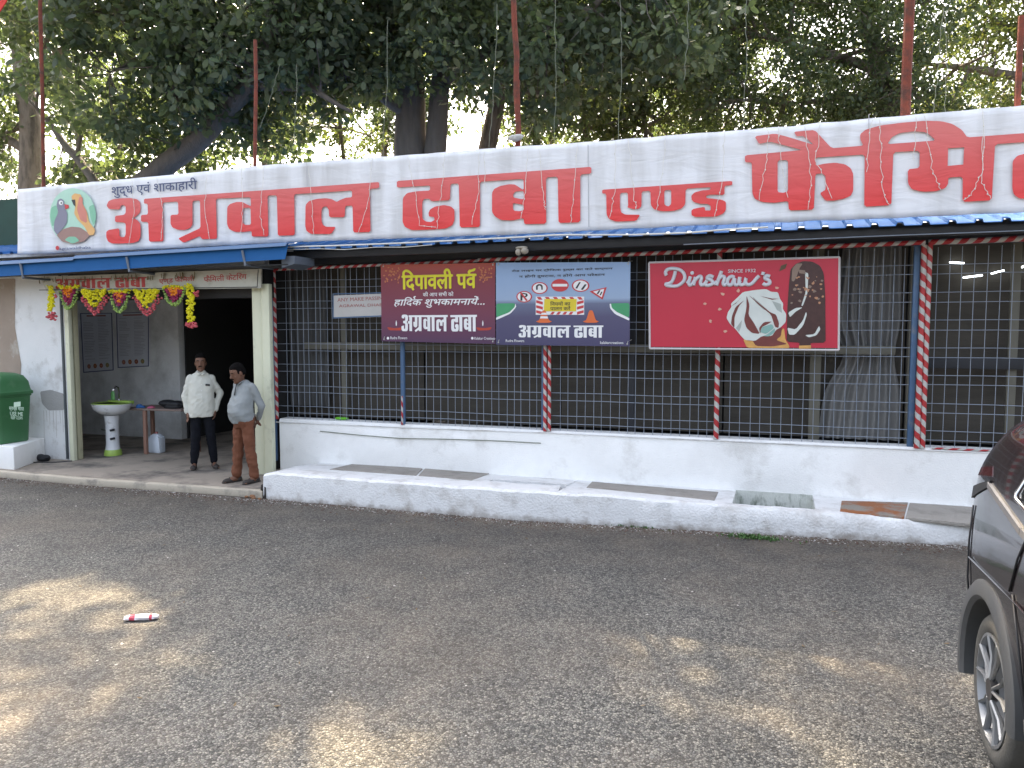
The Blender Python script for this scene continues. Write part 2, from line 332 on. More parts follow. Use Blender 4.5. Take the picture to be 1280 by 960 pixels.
def stroke(P, r):      # smooth path through points
    out = []; n = len(P)
    for i in range(n-1):
        p0 = P[max(i-1, 0)]; p1 = P[i]; p2 = P[i+1]; p3 = P[min(i+2, n-1)]
        for k in range(5):
            t = k/5; out.append(tuple(.5*((2*p1[j])+(-p0[j]+p2[j])*t+(2*p0[j]-5*p1[j]+4*p2[j]-p3[j])*t*t+(-p0[j]+3*p1[j]-3*p2[j]+p3[j])*t**3) for j in range(2)))
    out.append(tuple(P[-1])); return out

# ------------------------------------------------------------------ ground and paved strips
def kY(x): return 8.0 if x < -2.8 else 8.0+(x+2.8)*.1075
def KB(x): return kY(x)+(.50 if x < -2.3 else .13)
def kZ(x): return .345 if x < -2.0 else max(.345-(x+2.0)*.033, .2)
g = G(); nx = 60
g.add([(-400, -400, 0), (400, -400, 0), (400, 400, 0), (-400, 400, 0)], [(0, 1, 2, 3)])
tag(g.put('ground', M_asph), kind='structure')
# loose stones on the asphalt
def pebbles(name, pts, smin, smax, m, label):
    V = []; F = []
    base = np.array([(1, 0, 0), (0, 1, 0), (-1, 0, 0), (0, -1, 0), (0, 0, .8), (0, 0, -.5)]); fs = [(0, 1, 4), (1, 2, 4), (2, 3, 4), (3, 0, 4), (1, 0, 5), (2, 1, 5), (3, 2, 5), (0, 3, 5)]
    for (x, y, z) in pts:
        s = smin+(smax-smin)*R.random()**2.5; a = R.random()*6.28; c, d = math.cos(a), math.sin(a); sx = s*(.6+.6*R.random())
        b = base*np.array([sx, s*.7, s*.55])+np.random.uniform(-.15, .15, (6, 3))*s; k = len(V)
        for q in b: V.append((x+q[0]*c-q[1]*d, y+q[0]*d+q[1]*c, z+q[2]+s*.15))
        F += [tuple(i+k for i in f) for f in fs]
    me = me_new(V, F, m); o = put(name, me); return tag(o, label, 'gravel', kind='stuff')
pts = []
for _ in range(11000):
    y = 2.0+6.4*R.random()**.8; x = -y*.95+R.random()*(y*1.35+.8); pts.append((x*1.05, y, 0))
M_stone = mat('stone_grey', (.15, .148, .143), .85, .6, 30)
M_stonel = mat('stone_pale', (.40, .38, .35), .85, .3, 30)
pebbles('gravel', pts, .004, .012, M_stone, 'loose grey stone chips lying over the asphalt')
M_grit = mat('reddish_grit', (.10, .062, .045), .95, .5, 30)
pts = []
for _ in range(5200):
    x = -11+14.5*R.random(); pts.append((x, (kY(x) if x > -6.1 else 7.95)-abs(R.gauss(0, .16))-.005, 0))
pebbles('gravel', pts, .005, .017, M_grit, 'dark reddish grit piled along the foot of the kerb')
pts = []
for _ in range(2600):
    x = -12+15*R.random(); pts.append((x, (kY(x) if x > -6.1 else 7.95)-abs(R.gauss(0, .09))-.01, 0))
for _ in range(350): pts.append((-11+13*R.random(), 3+5*R.random(), 0))
pebbles('gravel', pts, .004, .016, M_stonel, 'pale stone chips gathered along the foot of the kerb')
# entrance floor
KX0 = -6.12
g = G(); A = [(-14, 8.04), (-9, 7.97), (KX0, 8.10), (-6.5, 9.3), (-6.5, 14.5), (-14, 14.5)]
g.prism([(x, y, .0) for x, y in A], [(x, y, .1) for x, y in A]); tag(g.put('floor', M_floor, smooth=True, bevel=.01), kind='structure')
A = [(-14, 7.93), (-9, 7.86), (KX0-.02, 7.99), (KX0-.02, 8.096), (-9, 7.966), (-14, 8.036)]
g = G().prism([(x, y, 0) for x, y in A], [(x, y, .092+.004*math.sin(x*9)) for x, y in A]); tag(g.put('kerb', M_edge, smooth=True, bevel=.012), kind='structure')
# long white kerb
g = G(); xs = [KX0+.04*i for i in range(0, 1)]+[(-5.95+.06*i) for i in range(0, 178)]
for side in (0,):
    V = []; F = []
    for i, x in enumerate(xs):
        wob = .018*noise.noise((x*2.3, 0, 0))+.014*noise.noise((x*9, 3, 0)); wz = .014*noise.noise((x*2.1, 7, 0))+.011*noise.noise((x*8, 3, 5))
        y0 = kY(x)+wob; z = kZ(x)+wz
        if i == 0: z = kZ(x)*.92
        yb = KB(x)
        V += [(x, y0, -.02), (x, y0-.006, z*.5), (x, y0+.004, z-.03), (x, y0+.03, z-.004), (x, yb, z+(.27-z)*.35), (x, yb, -.02)]
    n = len(xs)
    for i in range(n-1):
        for j in range(5): F.append((i*6+j, (i+1)*6+j, (i+1)*6+j+1, i*6+j+1))
    F += [(0, 1, 2, 3, 4, 5), tuple(range(6*(n-1), 6*n))[::-1]]
    g.add(V, F)
kerb = g.put('kerb', M_kerbw, smooth='auto'); tag(kerb, kind='structure')
# ramped end of the kerb at the doorway and the drain hole
g = G(); A = [(-6.42, 8.42), (KX0+.03, 8.12), (KX0+.26, 8.6), (-6.3, 8.86)]
g.prism([(x, y, .09) for x, y in A], [(-6.42, 8.42, .11), (KX0+.03, 8.12, .27), (KX0+.26, 8.6, .31), (-6.3, 8.86, .17)]); tag(g.put('ramp', M_kerbw, smooth=True, bevel=.012), kind='structure')
# ledge over the drain
def ledge(x0, x1, yf=None):
    g = G(); V = []; F = []
    def yb(x): return KB(x)+.003
    n = max(2, int((x1-x0)/.2))
    for i in range(n+1):
        x = x0+(x1-x0)*i/n; a = (yf if yf else yb(x)); zf = kZ(x)+(.27-kZ(x))*.35
        V += [(x, a, 0), (x, a, zf), (x, 9.2, .262), (x, 9.2, 0)]
    for i in range(n):
        for j in range(4): F.append((i*4+j, i*4+(j+1) % 4, (i+1)*4+(j+1) % 4, (i+1)*4+j))
    F += [(3, 2, 1, 0), (n*4, n*4+1, n*4+2, n*4+3)]
    g.add(V, F); return g
M_hole0 = mat('slot_shade', (.01, .01, .01), 1.)
led = ledge(-6.08, -3.25).put('pavement', M_kerbw); tag(led, kind='structure')
tag(ledge(-3.247, -2.30, 8.625).put('pavement', M_kerbw), kind='structure')
box('slot_shade_box', M_hole0, led, -3.24, -2.31, 8.505, 8.615, .02, .17, 0)  # black box set in the drain slot, stands for the shade inside it
led2 = ledge(-2.297, -.40).put('pavement', M_kerbw); tag(led2, kind='structure')
led3 = ledge(.44, 4.6).put('pavement', M_kerbw); tag(led3, kind='structure')
def slab(pix, zz, parent, m=M_slab):
    P = [onZ(px, py, zz) for px, py in pix]
    def zl(x, y):
        a = KB(x); zf = kZ(x)+(.27-kZ(x))*.35
        return zf+(.262-zf)*min(1, max(0, (y-a)/(9.2-a)))
    g = G().prism([(p.x, p.y, zl(p.x, p.y)-.03) for p in P], [(p.x, p.y, zl(p.x, p.y)+.008) for p in P]); return g.put('slab', m, parent, smooth=True, bevel=.005)
slab([(412, 590), (442, 578), (530, 581.5), (520, 598)], .285, led); slab([(523, 598), (533, 582), (612, 590), (590, 604)], .285, led)
slab([(740, 602), (733, 612), (893, 627), (898, 615)], .275, led2)
M_stain = mat('stained_slab', (.27, .24, .20), .9, .2, 7, .6, 80, dirt=(.30, .11, .04), dscale=3.2, dlo=.42, dhi=.56)
slab([(1052, 627), (1050, 640), (1130, 646), (1135, 629)], .258, led3, M_stain); slab([(1137, 629.5), (1132, 646), (1240, 655), (1240, 636)], .258, led3)
# mossy walls of the open pit
M_moss = mat('mossy_whitewash', (.60, .62, .57), .9, .15, 9, .5, 40, dirt=(.07, .10, .055), dscale=6, dlo=.52, dhi=.74, stretch=(2.2, 1, .8), splash=(.07, (.06, .085, .04)))
box('moss_stain', M_moss, led2, -.398, .438, 9.188, 9.1985, .0, .27, 0)
box('moss_stain', M_moss, led2, -.399, -.391, 8.42, 9.188, .0, .252, 0)
box('moss_stain', M_moss, led3, .43, .438, 8.49, 9.188, .0, .252, 0)

# ------------------------------------------------------------------ the restaurant building
YW = 9.2
B = thing('restaurant_building', 'long low roadside restaurant with white plinth, barred windows and open doorway', 'building', (-3, 9.2, 0))
# plinth wall under the windows
g = G(); XE = 6.0
V = []; F = []; xs = [-6.74+i*.25 for i in range(52)]
for x in xs:
    wz = .006*noise.noise((x*1.7, 0, 3)); wy = .010*noise.noise((x*1.1, 5, 0))
    V += [(x, YW+wy, 0), (x, YW+.003+wy, .42), (x, YW+wy, .845+wz), (x, YW+.02, .868+wz), (x, YW+.22, .872+wz), (x, YW+.22, 0)]
n = len(xs)
for i in range(n-1):
    for j in range(5): F.append((i*6+j, (i+1)*6+j, (i+1)*6+j+1, i*6+j+1))
F += [(0, 1, 2, 3, 4, 5), tuple(range(6*(n-1), 6*n))[::-1]]
g.add(V, F).put('wall', M_white, B, smooth='auto')
# long crack / cable on the plinth
P = [onY(x, y, YW-.012) for x, y in [(400, 539), (450, 544), (500, 548), (560, 549), (620, 551), (676, 554)]]
G().tube(P, .006, 6).put('cable', M_wired, B)
P = [onY(x, y, YW-.008) for x, y in [(345, 527.5), (500, 534), (680, 541), (900, 551), (1140, 562), (1280, 568)]]
G().tube(P, .007, 6).put('sill_strip', M_kerbw, B)
# left wall of the doorway bay
YD = 8.92
box('wall', M_dirtyw, B, -14, -10.42, YD, YD+.07, .0, 3.02, .01)
M_brownw = mat('brown_stained_plaster', (.33, .27, .22), .9, .15, 4, .3, 40, dirt=(.5, .48, .44), dscale=3)
sheet('stain', [[(-12.6, .4), (-11.42, .4), (-11.47, 1.0), (-11.40, 1.6), (-11.50, 2.2), (-11.44, 2.96), (-12.6, 2.96)]], M_brownw, YD-.004, B)
M_cpatch = mat('cement_patch', (.33, .33, .32), .9, .12, 6, .4, 50)
f = crop(0, 400, 3.5556, YD-.006)
sheet('plaster_patch', [[f(178, 318), f(225, 310), f(284, 328), f(286, 400), f(215, 402), f(186, 370)]], M_cpatch, YD-.006, B)
M_drip = mat('drip_stain', (.55, .54, .52), .9, .2, 9)
for i in range(7):
    x = 190+i*14+R.random()*6; l = 40+R.random()*110; a = f(x, 402); b = f(x+3, 402+l)
    sheet('drip', [[(a[0]-.007, a[1]), (a[0]+.007, a[1]), (b[0]+.005, b[1]), (b[0]-.004, b[1])]], M_drip, YD-.005, B)
M_brk0 = mat('conduit_grey', (.07, .08, .09), .6)
box('conduit', M_brk0, B, -10.50, -10.465, YD-.03, YD-.004, .12, 3.0, .004)
# door posts (rolling shutter guides)
for x0, x1, y0, y1, m in [(-10.405, -10.325, 8.88, 8.95, M_cream), (-10.39, -10.35, 8.99, 9.08, M_creamd), (-6.93, -6.775, 8.90, 8.97, M_cream), (-6.755, -6.625, 8.87, 8.95, M_cream)]:
    box('door_post', m, B, x0, x1, y0, y1, .1, 2.78, .008)
box('post', M_bluepost, B, -6.85, -6.80, 9.19, 9.24, .25, 3.02, .006)
box('lintel', M_black, B, -10.42, -6.78, 8.99, 9.25, 2.60, 3.02)
# inner rooms
box('wall', M_inner, B, -13.6, -10.45, 11.3, 11.45, .1, 3.3)
box('wall', M_inner, B, -13.72, -13.6, 9.07, 11.45, .1, 3.3)
box('wall', M_black, B, -10.45, -6.4, 13.6, 13.7, .1, 3.4)  # black back wall, its colour stands for the unlit room
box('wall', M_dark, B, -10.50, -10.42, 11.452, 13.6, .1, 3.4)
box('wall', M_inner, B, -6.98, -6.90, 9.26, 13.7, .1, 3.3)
box('wall', M_dark, B, -6.898, -6.888, 9.262, 13.6, .1, 3.3, 0)  # dark skin added over the pale wall, paints the hall side as shade
box('ceiling', M_inner, B, -13.7, -6.4, 9.0, 13.7, 3.3, 3.36)
box('wall', M_dirtyw, B, -14.0, -13.9, 9.07, 16, 0, 3.3)
# sill strip and dirt line at the doorway
for i in range(3):
    p = [(-12.2, 8.5), (-10.45, 8.34), (-9.9, 8.12)][i]
G().tube([(-11.6, 8.25, .102), (-10.9, 8.5, .102), (-10.45, 8.68, .103), (-10.32, 8.84, .103)], .014, 6).put('floor_joint', M_black, B)
# hall behind the grille
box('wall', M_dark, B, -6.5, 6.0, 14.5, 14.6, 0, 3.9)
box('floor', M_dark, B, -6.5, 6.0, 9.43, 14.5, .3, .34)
box('wall', M_white, B, 5.9, 6.02, 9.42, 14.6, 0, 3.3)
# window frames, nets and curtains inside the grille
YN = 9.78
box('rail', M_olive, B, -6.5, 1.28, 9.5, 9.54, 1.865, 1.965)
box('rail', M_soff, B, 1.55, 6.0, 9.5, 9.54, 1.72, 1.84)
for px, dpx, m in [(430, 3, M_olive), (1020, 7, M_olive), (898, 3, M_soff), (790, 4, M_soff), (1137, 2, M_olive), (1266, 6, M_olive)]:
    a = onY(px-dpx, 432, 9.56).x; b = onY(px+dpx, 432, 9.56).x; box('mullion', m, B, a, b, 9.545, 9.60, .85, 3.15)
xs = [-6.88, -4.7, -2.7, -.6, 1.42, 3.6, 6.0]
for a, b in zip(xs, xs[1:]):
    V = []; F = []; nx_, nz_ = 14, 10
    for i in range(nx_+1):
        for j in range(nz_+1):
            x = a+.01+(b-a-.02)*i/nx_; z = .86+2.34*j/nz_; V.append((x, YN+.03*noise.noise((x*1.1, z*2.2, 1)), z))
    for i in range(nx_):
        for j in range(nz_): q = i*(nz_+1)+j; F.append((q, q+nz_+1, q+nz_+2, q+1))
    put('net_panel', me_new(V, F, M_net, True), B)
def curtain(xa0, xa1, xb0, xb1, z0, z1, Y, m, name, folds, amp=.035, seed=0, pinch=None):
    V = []; F = []; nx_, nz_ = folds*10, 24
    for j in range(nz_+1):
        t = j/nz_; z = z0+(z1-z0)*t; l = xb0+(xa0-xb0)*t; r = xb1+(xa1-xb1)*t
        if pinch: q = math.exp(-((z-pinch[0])/.28)**2)*pinch[1]; l, r = l+(r-l)*q*.6, r-(r-l)*q*.25
        for i in range(nx_+1):
            u = i/nx_; ph = u*folds*2*math.pi+1.4*noise.noise((u*3, z*.8, seed)); V.append((l+(r-l)*u, Y+amp*math.sin(ph)+.02*noise.noise((u*7, z*2, seed+3)), z))
    for j in range(nz_):
        for i in range(nx_): q = j*(nx_+1)+i; F.append((q, q+1, q+nx_+2, q+nx_+1))
    return tag(put(name, me_new(V, F, m, True)), None)
c = curtain(.72, 1.33, .50, 1.38, .87, 3.17, 9.68, M_curtw, 'curtain', 7, seed=2, pinch=(1.85, .35)); tag(c, 'pale gathered curtain hanging behind the bars beside the blue post', 'curtain')
c = curtain(-6.95, -6.24, -6.93, -6.20, 1.02, 3.1, 9.68, M_curtg, 'curtain', 6, seed=5); tag(c, 'dark grey pleated curtain behind the bars next to the doorway', 'curtain')

# ---- grille: five panels of thin welded bars between striped posts
vx = [-6.77, -4.77, -2.70, -.63, 1.47, 3.75]
zr = []; z = .955
while z < 2.98: zr += [z, z+.098]; z += .298
zr = [q for q in zr if q < 2.99]
bar_v = G().tube([(0, 0, .868), (0, 0, 1.6), (0, 0, 2.3), (0, 0, 3.03)], .0037, 5).mesh(M_bar)
for k, (a, b) in enumerate(zip(vx, vx[1:])):
    P_ = bpy.data.objects.new('window_grille', None); COL.objects.link(P_); P_.parent = B; P_.matrix_local = wmat(B).inverted() @ Matrix.Translation((a, YW+.06, 0)); WPOS[P_.name] = Matrix.Translation((a, YW+.06, 0))
    step = [.098, .104, .107, .113, .119][k]; n_ = int((b-a-.08)/step)
    hm = G().tube([(0, 0, 0), ((b-a)*.33, 0, .004), ((b-a)*.66, 0, -.004), (b-a, 0, 0)], .0037, 5).mesh(M_bar)
    for i in range(1, n_+1):
        o = bpy.data.objects.new('bar', bar_v); COL.objects.link(o); o.parent = P_; o.location = (.03+i*step+R.uniform(-.008, .008), R.uniform(-.004, .004), 0); o.rotation_euler = (0, R.uniform(-.008, .008), R.uniform(0, 6.28))
    for q in zr:
        o = bpy.data.objects.new('rail', hm); COL.objects.link(o); o.parent = P_; o.location = (0, -.012, q+R.uniform(-.006, .006)); o.rotation_euler = (0, R.uniform(-.0025, .0025), 0)
# striped frame poles
def pole(px, z0, z1, Y, m, r=.022, name='post', ph=0):
    me = G().tube([(0, 0, 0), (0, 0, (z1-z0)*.5), (0, 0, z1-z0)], r, 10).mesh(m, 'auto')
    return put(name, me, B, loc=(px, Y, z0), rot=Matrix.Rotation(ph, 3, 'Z').to_quaternion())
def X9(px, py=440): return onY(px, py, YW).x
pole(X9(343.5), .86, 3.05, YW+.02, M_stripe, .024, ph=2)
pole(X9(502), .86, 3.05, YW+.03, M_bluepost, .033)
M_bws = None
pole(X9(502), .862, 1.25, YW+.0, M_stripe, .014, ph=1)
pole(X9(678.5), .86, 3.04, YW+.05, M_bluepost, .032)
pole(X9(681.5), .862, 2.2, YW+.0, M_stripe, .024, ph=1); pole(X9(686.8), .862, 2.2, YW+.002, M_stripe, .022, ph=4)
pole(X9(897), .862, 3.04, YW+.01, M_stripe, .030, ph=3)
g = G().box(X9(1139), X9(1146.5), YW+.03, YW+.09, .862, 3.06); g.put('post', M_bluepost, B, smooth=True, bevel=.004)
pole(X9(1150.5), .862, 3.05, YW+.0, M_stripe, .030, ph=.5); pole(X9(1157.5), .862, 3.05, YW+.0, M_stripe, .027, ph=3.6)
def hpole(x0, x1, z0, z1, Y, r=.024, ph=0.):
    L = math.hypot(x1-x0, z1-z0); me = G().tube([(0, 0, 0), (0, 0, L/2), (0, 0, L)], r, 10).mesh(M_stripe, 'auto')
    d = Vector((x1-x0, 0, z1-z0)).normalized(); q = d.to_track_quat('Z', 'Y'); return put('top_rail', me, B, loc=(x0, Y, z0), rot=q @ Matrix.Rotation(ph, 3, 'Z').to_quaternion())
hpole(-6.72, X9(620, 320), 3.0, 3.035, YW-.02, .021); hpole(X9(600, 320), X9(1150), 3.035, 3.072, YW-.06, .026, 2); hpole(X9(1160, 310), 5.5, 3.075, 3.10, YW-.03, .030, 1)
hpole(X9(1165, 560), 5.0, .868, .868, YW+.0, .012, 2)
# eave: fascia beam, soffit
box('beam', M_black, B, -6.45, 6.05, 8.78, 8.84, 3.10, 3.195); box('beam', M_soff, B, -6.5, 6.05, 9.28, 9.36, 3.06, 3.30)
G().tube([(-1, 8.76, 3.10), (1, 8.76, 3.115), (5.9, 8.76, 3.12)], .006, 6).put('pipe', M_bar, B)
# corrugated roof sheets
def corr(x0, x1, y0, z0, y1, z1, m, pitch=.235, h=.034, name='roof_sheet', parent=None):
    prof = []; x = x0
    while x < x1-1e-6:
        for dx, dz in ((0, 0), (.30, 0), (.36, 1), (.58, 1), (.64, 0)):
            if x+dx*pitch <= x1: prof.append((x+dx*pitch, dz*h))
        x += pitch
    prof.append((x1, 0)); V = []; F = []; n = len(prof)
    for (yy, zz) in ((y0, z0), (y1, z1)):
        for t in (0, -.004):
            for (px, pz) in prof: V.append((px, yy, zz+pz+t))
    for i in range(n-1): F += [(i, i+1, 2*n+i+1, 2*n+i), (n+i, 3*n+i, 3*n+i+1, n+i+1), (i, n+i, n+i+1, i+1), (2*n+i, 2*n+i+1, 3*n+i+1, 3*n+i)]
    g = G().add(V, F); return g.put(name, m, parent)
M_roofu = mat('roof_blue', (.025, .13, .36), .75, .12, 4, dirt=(.2, .27, .36), dscale=2, dlo=.55, dhi=.8)
xs = [-6.45, -3.4, -.35, 2.7, 6.1]
for i, (a, b) in enumerate(zip(xs, xs[1:])): corr(a, b, 8.69+.008*(i % 2), 3.205+.004*(i % 2), 14.8, 4.75, M_roofu, parent=B)
corr(-14, -6.46, 8.95, 3.36, 14.8, 4.6, M_roofu, parent=B)
# blue sheet over the doorway bay with its brackets
xs = [-13.4, -9.6, -5.98]
for a, b in zip(xs, xs[1:]):
    za, zb = 2.945+(a+11.1)*.021, 2.945+(b+11.1)*.021
    G().prism([(a, 8.36, za), (a, 8.43, za+.235), (a, 8.95, za+.33), (a, 8.95, za+.325), (a, 8.435, za+.23), (a, 8.368, za+.002)], [(b, 8.36, zb), (b, 8.43, zb+.21), (b, 8.95, zb+.30), (b, 8.95, zb+.295), (b, 8.435, zb+.205), (b, 8.368, zb+.002)]).put('awning', M_blue, B)
    G().prism([(a, 8.37, za+.19), (a, 8.41, za+.24), (a, 8.425, za+.235), (a, 8.385, za+.188)], [(b, 8.37, zb+.17), (b, 8.41, zb+.22), (b, 8.425, zb+.215), (b, 8.385, zb+.168)]).put('trim', mat('pale_trim', (.07, .14, .26), .7), B)
M_brk = mat('bracket_grey', (.10, .12, .15), .6, .2)
for px, py in [(22, 338), (155, 330), (300, 322)]:
    a = onY(px, py-9, 8.34); b = onY(px+6, py+8, 8.34)
    G().tube([(a.x, 8.385, a.z), (b.x, 8.345, b.z-.01), (b.x+.02, 8.9, b.z-.02)], .018, 6).put('bracket', M_brk, B)
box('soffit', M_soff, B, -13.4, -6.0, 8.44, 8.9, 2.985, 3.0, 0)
G().prism([(-6.1, 8.45, 2.95), (-5.9, 8.45, 3.0), (-5.9, 8.45, 3.1), (-6.1, 8.45, 3.1)], [(-6.1, 8.9, 2.95), (-5.9, 8.9, 3.0), (-5.9, 8.9, 3.1), (-6.1, 8.9, 3.1)]).put('bracket', M_brk, B)
# pipe end / drain hole beside the ramp
M_hole = mat('mouth_shade', (.02, .015, .012), .9)  # solid block for the pipe end, the hole's shade put into its colour
G().prism([(-6.20, 8.02, .0), (-6.08, 7.985, .0), (-6.08, 7.985, .15), (-6.17, 8.02, .17)], [(-6.24, 8.25, .0), (-6.1, 8.25, .0), (-6.1, 8.25, .15), (-6.22, 8.25, .17)]).put('drain_mouth', M_hole, B)
M_rusty = mat('rust_rubble', (.20, .10, .05), .95, .5, 20, .6, 60)
for (x, y, s) in [(-6.28, 7.99, .035), (-6.22, 7.93, .025), (-6.36, 7.97, .022), (-6.13, 7.93, .02), (-6.31, 8.06, .03)]:
    o = G().ell((0, 0, 0), (s*1.4, s, s*.8), 7, 4).put('rubble', M_rusty, None, loc=(x, y, s*.5)); tag(o, 'small rusty brown rubble lump beside the drain mouth at the kerb end', 'rubble', 'rubble lumps at the drain mouth')
# tube lights behind the grille
M_lamp, n_, b_ = nodes('lit_tube'); b_.inputs['Emission Color'].default_value = (.9, .97, 1, 1); b_.inputs['Emission Strength'].default_value = 2.0
for pa, pb, lb in [((1187, 328), (1205, 329), 'short lit tube light behind the bars just right of the striped posts'), ((1204, 347), (1228, 344), 'lowest lit tube light seen behind the bars'), ((1239, 342), (1255, 338), 'dim lit tube light behind the bars between two brighter ones'), ((1267, 337), (1290, 330), 'lit tube light behind the bars beside the far mullion')]:
    a, b2 = onY(*pa, 9.7), onY(*pb, 9.7)
    o = G().tube([a, b2], .009, 8).put('tube_light', M_lamp, None); tag(o, lb, 'tube light')

# ------------------------------------------------------------------ the big banner
YB = 8.76
BN = thing('banner', 'long white cloth banner with big red Hindi lettering above the roof edge', 'banner', (-4, YB, 3.3))
M_bcl, n_, b_ = nodes('banner_cloth'); b_.inputs['Roughness'].default_value = .5; cloth_bump(n_, b_)
nz = n_.nodes.new('ShaderNodeTexNoise'); nz.inputs['Scale'].default_value = 1.3; nz.inputs['Detail'].default_value = 7; tcx = n_.nodes.new('ShaderNodeTexCoord'); mpx = n_.nodes.new('ShaderNodeMapping'); mpx.inputs['Scale'].default_value = (3, 1, .5)
n_.links.new(tcx.outputs['Object'], mpx.inputs[0]); n_.links.new(mpx.outputs[0], nz.inputs[0]); crx = n_.nodes.new('ShaderNodeValToRGB')
crx.color_ramp.elements[0].color = (.55, .56, .57, 1); crx.color_ramp.elements[0].position = .3; crx.color_ramp.elements[1].color = (.73, .75, .78, 1); crx.color_ramp.elements[1].position = .55
n_.links.new(nz.outputs[0], crx.inputs[0]); n_.links.new(crx.outputs[0], b_.inputs['Base Color'])
tl = [(22, 237), (120, 227), (220, 218), (330, 206.5), (420, 200), (520, 193), (640, 183.5), (760, 176), (840, 169), (960, 160), (1100, 147), (1280, 131.5), (1420, 119)]
bl = [(22, 318), (120, 314), (220, 310), (330, 304), (420, 300.5), (520, 297), (640, 293), (760, 287), (840, 283), (960, 278), (1100, 273), (1280, 265), (1420, 259)]
def interp(L, x):
    for (a, ya), (b, yb) in zip(L, L[1:]):
        if a <= x <= b: return ya+(yb-ya)*(x-a)/(b-a)
V = []; F = []; nb = 120; nv = 16
def bulge(x, z): return .012*noise.noise((x*.9, z*2.5, 0))+.004*noise.noise((x*3, z*6, 2))
for i in range(nb+1):
    px = 22+(1420-22)*i/nb; a = onY(px, interp(tl, px), YB); b = onY(px, interp(bl, px), YB)
    for j in range(nv+1):
        t = j/nv; z = b.z+(a.z-b.z)*t; x = b.x+(a.x-b.x)*t
        z += (.010*noise.noise((x*4, 0, 9)) if j in (0, nv) else 0)
        V.append((x, YB+bulge(x, z), z))
for i in range(nb):
    for j in range(nv): q = i*(nv+1)+j; F.append((q, q+nv+1, q+nv+2, q+1))
n0 = len(V); V += [(v[0], v[1]+.03, v[2]) for v in V]; F += [tuple(q+n0 for q in f)[::-1] for f in F[:nb*nv]]
for i in range(nb): q = i*(nv+1); F.append((q, q+n0, q+nv+1+n0, q+nv+1)); q += nv; F.append((q, q+nv+1, q+nv+1+n0, q+n0))
F.append(tuple(list(range(0, nv+1))+[n0+k for k in range(nv, -1, -1)]))
put('cloth', me_new(V, F, M_bcl, True), BN)
# timber batten frame behind
for dz in (.12, .9): box('batten', M_rust, BN, -11.0, 4.4, YB+.06, YB+.10, 3.3+dz, 3.34+dz, .004)
M_bred = ramp_mat('banner_red', [(0, (.70, .04, .04)), (.35, (.66, .075, .075)), (1, (.64, .16, .15))], 'Z', .5, 3.42, 4.15, cloth_bump)
YL = YB-.022
cA = crop(120, 210, 8, YL); cB = crop(270, 210, 8, YL); cC = crop(360, 200, 8, YL); cD = crop(490, 190, 8, YL); cE = crop(600, 190, 8, YL); cF = crop(750, 190, 7.529, YL); cG = crop(920, 140, 7.111, YL); cH = crop(1060, 130, 5.818, YL)
def M(c, pts): return [c(*p) for p in pts]
g_a = M(cA, [(105, 375), (125, 330), (170, 312), (260, 302), (350, 300), (410, 312), (440, 340), (447, 400), (440, 445), (405, 480), (370, 500), (405, 515), (440, 550), (447, 600), (445, 690), (425, 730), (370, 750), (250, 755), (160, 755), (120, 735), (102, 690), (102, 640), (125, 620), (232, 602), (235, 680), (255, 692), (285, 690), (297, 660), (297, 560), (280, 545), (190, 540), (190, 480), (280, 468), (297, 445), (297, 390), (280, 370), (250, 375), (235, 415), (130, 410)])
g_1 = M(cA, [(480, 308), (480, 355), (515, 358), (520, 465), (450, 470), (450, 537), (522, 540), (530, 737), (675, 733), (668, 345), (820, 335), (825, 465), (745, 470), (745, 560), (765, 595), (820, 618), (890, 620), (940, 600), (965, 565), (965, 330), (1040, 322), (1045, 600), (820, 705), (875, 748), (1040, 680), (1060, 712), (1210, 708), (1200, 307)]) \
    + M(cB, [(345, 292), (350, 382), (310, 365), (265, 340), (200, 340), (140, 360), (112, 390), (110, 560), (130, 610), (190, 640), (270, 640), (355, 630), (358, 685), (525, 685), (515, 275), (608, 272), (618, 678), (788, 672), (782, 262)]) \
    + M(cC, [(640, 305), (640, 372), (575, 378), (520, 400), (485, 420), (440, 392), (380, 382), (290, 388), (210, 410), (175, 450), (172, 660), (185, 710), (230, 740), (430, 740), (480, 668), (380, 668), (350, 650), (335, 610), (335, 500), (350, 470), (385, 462), (408, 500), (412, 572), (568, 572), (572, 460), (645, 455), (652, 725), (825, 720), (818, 290), (912, 280), (912, 220)])
g_1h = M(cB, [(270, 400), (345, 396), (349, 568), (290, 568), (270, 550)])
g_2 = M(cD, [(48, 290), (48, 355), (380, 335), (380, 385), (250, 392), (150, 410), (108, 460), (105, 700), (130, 750), (200, 782), (400, 775), (540, 765), (605, 730), (625, 680), (625, 580), (590, 545), (520, 530), (430, 545), (380, 575), (365, 610), (370, 645), (420, 650), (425, 680), (390, 700), (340, 695), (305, 670), (303, 500), (320, 470), (370, 465), (395, 492), (580, 482), (585, 318), (668, 315), (678, 755), (880, 750), (880, 297)]) \
    + M(cE, [(435, 268), (438, 384), (350, 325), (290, 322), (200, 340), (140, 370), (120, 410), (120, 600), (150, 645), (210, 680), (320, 685), (435, 660), (443, 722), (662, 717), (660, 255), (778, 245), (785, 710), (1003, 702), (1003, 225), (1113, 215), (1113, 148)])
g_2a = M(cE, [(330, 430), (350, 395), (438, 390), (438, 475), (335, 455)]); g_2b = M(cE, [(330, 510), (435, 528), (438, 580), (400, 592), (345, 588), (330, 570)])
